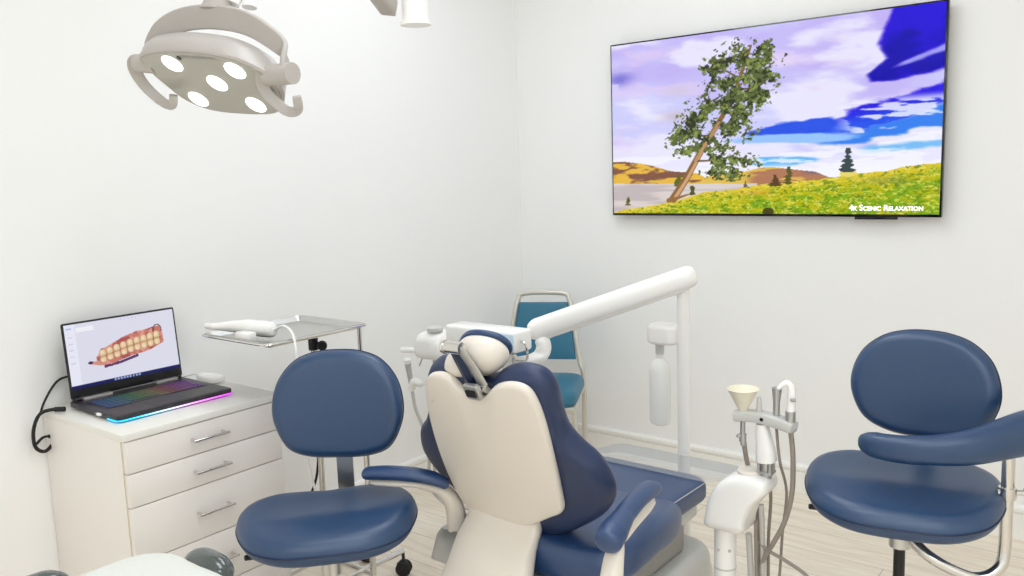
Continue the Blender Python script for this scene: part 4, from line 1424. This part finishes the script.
for pts, r_, m_ in (([(1.850, -1.458, 0.757), (1.850, -1.458, 0.72), (1.850, -1.456, 0.69)], 0.0070, 'alu'),
                    ([(1.850, -1.456, 0.72), (1.852, -1.435, 0.64), (1.853, -1.385, 0.55), (1.865, -1.385, 0.45), (1.868, -1.39, 0.30), (1.87, -1.40, 0.12), (1.84, -1.40, 0.03)], 0.0065, 'hose'),
                    ([(1.893, -1.455, 0.757), (1.893, -1.440, 0.66), (1.900, -1.385, 0.55), (1.895, -1.385, 0.40), (1.895, -1.39, 0.16), (1.86, -1.38, 0.03)], 0.0045, 'hose'),
                    ([(1.940, -1.453, 0.755), (1.945, -1.44, 0.66), (1.950, -1.40, 0.56), (1.940, -1.40, 0.44), (1.925, -1.38, 0.30), (1.90, -1.37, 0.12), (1.88, -1.37, 0.03)], 0.0038, 'hose'),
                    ([(1.981, -1.461, 0.752), (1.987, -1.458, 0.68), (1.985, -1.458, 0.58), (1.967, -1.46, 0.50), (1.935, -1.455, 0.43), (1.900, -1.44, 0.36), (1.88, -1.42, 0.24), (1.87, -1.41, 0.08), (1.85, -1.41, 0.03)], 0.0066, 'hose')):
    bm = BM()
    tube(bm, pts, r_, 10, 6)
    o = obj('suction_hose' if m_ == 'hose' else 'hose_connector', bm, m_, asu)
bm = BM()
rod(bm, (1.850, -1.458, 0.700), (1.850, -1.457, 0.722), 0.0095, 12)
rod(bm, (1.850, -1.457, 0.711), (1.838, -1.468, 0.717), 0.005, 10)
obj('hose_valve', bm, 'alu', asu)
for pts, r_, m_ in (([(1.865, -1.45, 0.44), (1.868, -1.44, 0.30), (1.862, -1.43, 0.15), (1.85, -1.43, 0.03)], 0.0085, 'palehose'),
                    ([(1.90, -1.45, 0.53), (1.902, -1.44, 0.36), (1.895, -1.43, 0.20), (1.88, -1.42, 0.03)], 0.0070, 'palehose'),
                    ([(1.885, -1.45, 0.48), (1.884, -1.44, 0.33), (1.88, -1.42, 0.18), (1.87, -1.40, 0.03)], 0.0055, 'hose')):
    bm = BM()
    tube(bm, pts, r_, 10, 5)
    obj('supply_hose', bm, m_, asu)
bm = BM()
tube(bm, [(1.885, -1.44, 0.425), (1.92, -1.45, 0.405), (1.97, -1.45, 0.388), (2.04, -1.46, 0.355), (2.11, -1.51, 0.27), (2.12, -1.62, 0.12), (2.08, -1.72, 0.02), (1.96, -1.80, 0.009)], 0.0050, 10, 6)
obj('trailing_hose', bm, 'hose', asu)

# ------------------------------------------------------------------ guest chair near the corner
gc = thing('guest_chair', 'teal upholstered chair with pale metal frame in the far corner', 'chair', (0.452, -0.515, 0), math.radians(27))
bm = BM()
SW = 0.195
tube(bm, [(-SW, 0.225, 0.012), (-SW, 0.215, 0.43), (-0.176, 0.225, 0.53), (-0.140, 0.265, 0.76), (-0.127, 0.280, 0.815), (-0.094, 0.288, 0.848), (0.094, 0.288, 0.848), (0.127, 0.280, 0.815), (0.140, 0.265, 0.76), (0.176, 0.225, 0.53), (SW, 0.215, 0.43), (SW, 0.225, 0.012)], 0.0125, 12, 6)
obj('back_frame', bm, 'champ', gc, local=True)
for s in (-1, 1):
    bm = BM()
    tube(bm, [(s * 0.205, -0.20, 0.012), (s * 0.195, -0.185, 0.40)], 0.0115, 12)
    obj('leg', bm, 'champ', gc, local=True)
bm = box(BM(), -0.20, 0.20, -0.20, 0.205, 0.385, 0.412, 0.006)
obj('seat_frame', bm, 'champ', gc, local=True)
obj('seat', pillow(BM(), rrect(-0.208, 0.208, -0.215, 0.20, 0.075), flat_frame(0.442), 0.068, 0.028, dome=0.012, dome2=0, smooth=False), 'teal', gc, local=True)
bo = [(-0.158, 0.535), (0.158, 0.535), (0.156, 0.56), (0.122, 0.795), (0.116, 0.805), (-0.116, 0.805), (-0.122, 0.795), (-0.156, 0.56)]
obj('backrest', pillow(BM(), bo, lambda a, b, d: Vector((a, 0.225 + (b - 0.53) * 0.18 - d, b)), 0.034, 0.010, smooth=False, dome=0.006), 'teal', gc, local=True)

# ------------------------------------------------------------------ ceiling operating light
LC = Vector((1.239, -2.579, 1.629))
lx = Vector((0.983, 0.172, -0.063)).normalized()
ly = Vector((-0.175, 0.778, -0.603))
ly = (ly - lx * ly.dot(lx)).normalized()
lz = lx.cross(ly)


def LP(u, v, n):
    return LC + lx * u + ly * v + lz * n


ELB = Vector((1.105, -1.950, 1.853))
APX = Vector((1.215, -2.44, 2.16))
lamp = thing('operating_light', 'grey dental operating light with five lit LEDs hanging from the ceiling', 'lamp', tuple(LC))
face_o = [(-0.135, -0.085), (-0.05, -0.095), (0.03, -0.088), (0.107, -0.066), (0.150, -0.025), (0.156, 0.015), (0.132, 0.056), (0.085, 0.090), (0.0, 0.092), (-0.085, 0.080), (-0.132, 0.048), (-0.148, -0.004), (-0.152, -0.05)]
bm = BM()
pts = smooth_path([(a, b, 0) for a, b in face_o], 4, True)
rings = []
for n, k, sx, sy in ((0.0, 0.94, 0, 0), (0.0, 0.97, 0, 0), (0.004, 1.0, 0, 0), (0.032, 0.98, -0.006, -0.002), (0.054, 0.90, -0.016, -0.002), (0.064, 0.78, -0.020, -0.002), (0.067, 0.5, -0.020, -0.002)):
    rings.append([bm.verts.new(LP(p.x * k + sx, p.y * k + sy, n)) for p in pts])
nn_ = len(pts)
for A, B in zip(rings, rings[1:]):
    for j in range(nn_):
        bm.faces.new((A[j], A[(j + 1) % nn_], B[(j + 1) % nn_], B[j]))
bm.faces.new(rings[0])
bm.faces.new(rings[-1][::-1])
head = obj('lamp_head', bm, 'lampgrey', lamp)
bm = BM()
bm2 = [bm.verts.new(LP(p.x * 0.955, p.y * 0.955, -0.0012)) for p in pts]
bm3 = [bm.verts.new(LP(p.x * 0.955, p.y * 0.955, 0.001)) for p in pts]
bm.faces.new(bm2)
for j in range(nn_):
    bm.faces.new((bm2[j], bm2[(j + 1) % nn_], bm3[(j + 1) % nn_], bm3[j]))
fp = obj('face_panel', bm, 'lampface', head)
for u, v in ((-0.063, -0.061), (0.083, -0.037), (0.007, -0.004), (-0.087, 0.042), (0.057, 0.060)):
    bm = BM()
    lathe(bm, [(0.0, -0.0035), (0.0200, -0.0035), (0.0215, -0.002), (0.0215, 0.0)], LP(u, v, 0), lz, 24)
    obj('led_lens', bm, 'led', fp, label='glowing white LED lens')
bm = BM()
lathe(bm, [(0, -0.0025), (0.005, -0.0025), (0.005, 0)], LP(-0.030, -0.076, 0), lz, 14)
obj('sensor', bm, 'black', fp)
bm = BM()
pts_ = [LP(u, v, -0.0018) for u, v in ((-0.022, -0.082), (0.060, -0.072), (0.060, -0.067), (-0.022, -0.076))]
top_ = [LP(u, v, -0.0005) for u, v in ((-0.022, -0.082), (0.060, -0.072), (0.060, -0.067), (-0.022, -0.076))]
va, vb = [bm.verts.new(q) for q in pts_], [bm.verts.new(q) for q in top_]
bm.faces.new(va)
bm.faces.new(vb[::-1])
for j in range(4):
    bm.faces.new((va[j], va[(j + 1) % 4], vb[(j + 1) % 4], vb[j]))
obj('indicator_strip', bm, 'midgrey', fp)
# yoke: flat band arching behind the head
yk = [(-0.150, -0.050, 0.020), (-0.150, -0.062, 0.050), (-0.122, -0.078, 0.072), (-0.065, -0.086, 0.089), (0.01, -0.084, 0.093), (0.085, -0.072, 0.086), (0.140, -0.052, 0.068), (0.172, -0.032, 0.050), (0.182, -0.018, 0.018)]
P = smooth_path([LP(*q) for q in yk], 6)
wv_ = (ly * 0.75 - lz * 0.65).normalized()
bm = BM()
rings = []
for i, p in enumerate(P):
    tg = (P[min(i + 1, len(P) - 1)] - P[max(i - 1, 0)]).normalized()
    wv = (wv_ - tg * tg.dot(wv_)).normalized()
    nv_ = tg.cross(wv)
    f = i / (len(P) - 1)
    hw_ = 0.012 + 0.011 * math.sin(PI * f) ** 0.8
    rings.append([bm.verts.new(p + wv * a * hw_ + nv_ * b * 0.005) for a, b in ((-1, -0.6), (-0.9, -1), (0.9, -1), (1, -0.6), (1, 0.6), (0.9, 1), (-0.9, 1), (-1, 0.6))])
for A, B in zip(rings, rings[1:]):
    for j in range(8):
        bm.faces.new((A[j], A[(j + 1) % 8], B[(j + 1) % 8], B[j]))
bm.faces.new(rings[0])
bm.faces.new(rings[-1][::-1])
yo = obj('yoke', bm, 'lampgrey', lamp)
obj('pivot', rod(BM(), LP(-0.182, -0.052, 0.012), LP(-0.135, -0.044, 0.014), 0.018, 20), 'lampgrey', yo)
obj('pivot', rod(BM(), LP(0.135, -0.008, 0.012), LP(0.200, -0.012, 0.012), 0.020, 20), 'lampgrey', yo)
# two hooked handles
for hk in ([(-0.160, -0.052, 0.012), (-0.180, -0.060, 0.010), (-0.192, -0.042, 0.002), (-0.188, -0.008, -0.010), (-0.160, 0.022, -0.024), (-0.130, 0.026, -0.030), (-0.118, 0.010, -0.018)],
           [(0.158, -0.014, 0.008), (0.138, -0.020, 0.004), (0.126, 0.000, -0.004), (0.132, 0.020, -0.014), (0.160, 0.048, -0.026), (0.190, 0.045, -0.026), (0.198, 0.022, -0.014)]):
    bm = BM()
    P = smooth_path([LP(*q) for q in hk], 6)
    rings = []
    for i, p in enumerate(P):
        tg = (P[min(i + 1, len(P) - 1)] - P[max(i - 1, 0)]).normalized()
        wv = tg.cross(Vector((-0.83, 0.54, 0.10))).normalized()
        nv_ = tg.cross(wv)
        f = i / (len(P) - 1)
        hw_ = 0.014 - 0.006 * f
        rings.append([bm.verts.new(p + wv * a * hw_ + nv_ * b * 0.0045) for a, b in ((-1, -0.5), (-0.8, -1), (0.8, -1), (1, -0.5), (1, 0.5), (0.8, 1), (-0.8, 1), (-1, 0.5))])
    for A, B in zip(rings, rings[1:]):
        for j in range(8):
            bm.faces.new((A[j], A[(j + 1) % 8], B[(j + 1) % 8], B[j]))
    bm.faces.new(rings[0])
    bm.faces.new(rings[-1][::-1])
    obj('grip', bm, 'lampgrey', yo)
# stem, ball joint, spring arm, elbow, ceiling post
st0 = LP(0.020, -0.090, 0.103)
bm = BM()
pad_sweep(bm, [st0 - (st0 - APX) * 0 , st0 + Vector((0.0, 0.004, 0.03)), st0 + Vector((-0.004, 0.01, 0.07))], [0.036, 0.020, 0.016], [0.012, 0.012, 0.012], upv=(0.6, -0.7, 0))
obj('neck', bm, 'lampgrey', yo)
bm = BM()
rod(bm, st0 + Vector((0.022, 0.018, 0.012)), st0 + Vector((0.030, 0.045, 0.070)), 0.015, 18)
obj('joint', bm, 'white', lamp)
obj('joint', rod(BM(), st0 + Vector((0.046, 0.040, 0.004)), st0 + Vector((0.040, 0.055, 0.070)), 0.014, 18), 'white', lamp)
bm = BM()
tube(bm, [st0 + Vector((0.005, 0.02, 0.065)), (APX.x - 0.01, APX.y - 0.02, 1.95), tuple(APX)], 0.017, 14)
obj('drop_stem', bm, 'lampgrey', lamp)
bm = BM()
pad_sweep(bm, [APX, (APX + ELB) / 2, ELB], [0.024, 0.026, 0.026], [0.024, 0.026, 0.026], upv=(0, 0, 1))
obj('spring_arm', bm, 'lampgrey', lamp)
bm = BM()
rod(bm, ELB + Vector((0.045, 0.03, -0.028)), ELB + Vector((0.045, 0.03, -0.018)), 0.040, 24)
rod(bm, ELB + Vector((0.045, 0.03, -0.018)), ELB + Vector((0.045, 0.03, 0.12)), 0.034, 24)
rod(bm, ELB + Vector((0.045, 0.03, 0.12)), ELB + Vector((0.045, 0.03, 0.80)), 0.026, 20)
obj('ceiling_post', bm, 'ivory', lamp)
bm = BM()
lathe(bm, [(0.12, 0), (0.12, -0.02), (0.06, -0.05), (0.03, -0.055)], (ELB.x + 0.045, ELB.y + 0.03, ROOM_Z - 0.0005), n=32)
obj('ceiling_plate', bm, 'ivory', lamp)

# ------------------------------------------------------------------ low cart at the bottom left
KZ = 0.79
kt = thing('instrument_cart', 'white speckled cart top with smoky dark handles at the bottom left corner', 'cart', (1.42, -3.0, 0))
ko = rrect(-0.17, 0.17, -0.21, 0.21, 0.075)


def kfr(z):
    return lambda a, b, d: Vector((1.480 + a, -3.028 + b, z + d))


obj('top', pillow(BM(), ko, kfr(KZ - 0.02), 0.04, 0.012, smooth=False), 'speckle', kt)
obj('cabinet_body', pillow(BM(), rrect(-0.14, 0.14, -0.18, 0.18, 0.04), kfr(0.42), 0.66, 0.015, smooth=False), 'white', kt)
for pts in ([(-0.095, 0.222, -0.022), (-0.06, 0.226, -0.016), (-0.02, 0.226, -0.016), (0.02, 0.222, -0.022)], [(-0.190, -0.06, -0.018), (-0.194, -0.02, -0.012), (-0.194, 0.02, -0.012), (-0.190, 0.06, -0.018)]):
    bm = BM()
    pad_sweep(bm, [kfr(KZ)(*q) for q in pts], [0.026, 0.030, 0.030, 0.026], [0.022, 0.028, 0.028, 0.022], p=1.0, capf=0.3)
    obj('handle', bm, 'smoke', kt)
for i, (a, b) in enumerate(((-0.12, -0.16), (0.12, -0.16), (0.12, 0.16), (-0.12, 0.16))):
    q = kfr(0)(a, b, 0)
    w2, b2 = caster(kt, q.x, q.y, 0.115, 0.032, i + 0.5)
    obj('caster_fork', b2, 'black', w2)
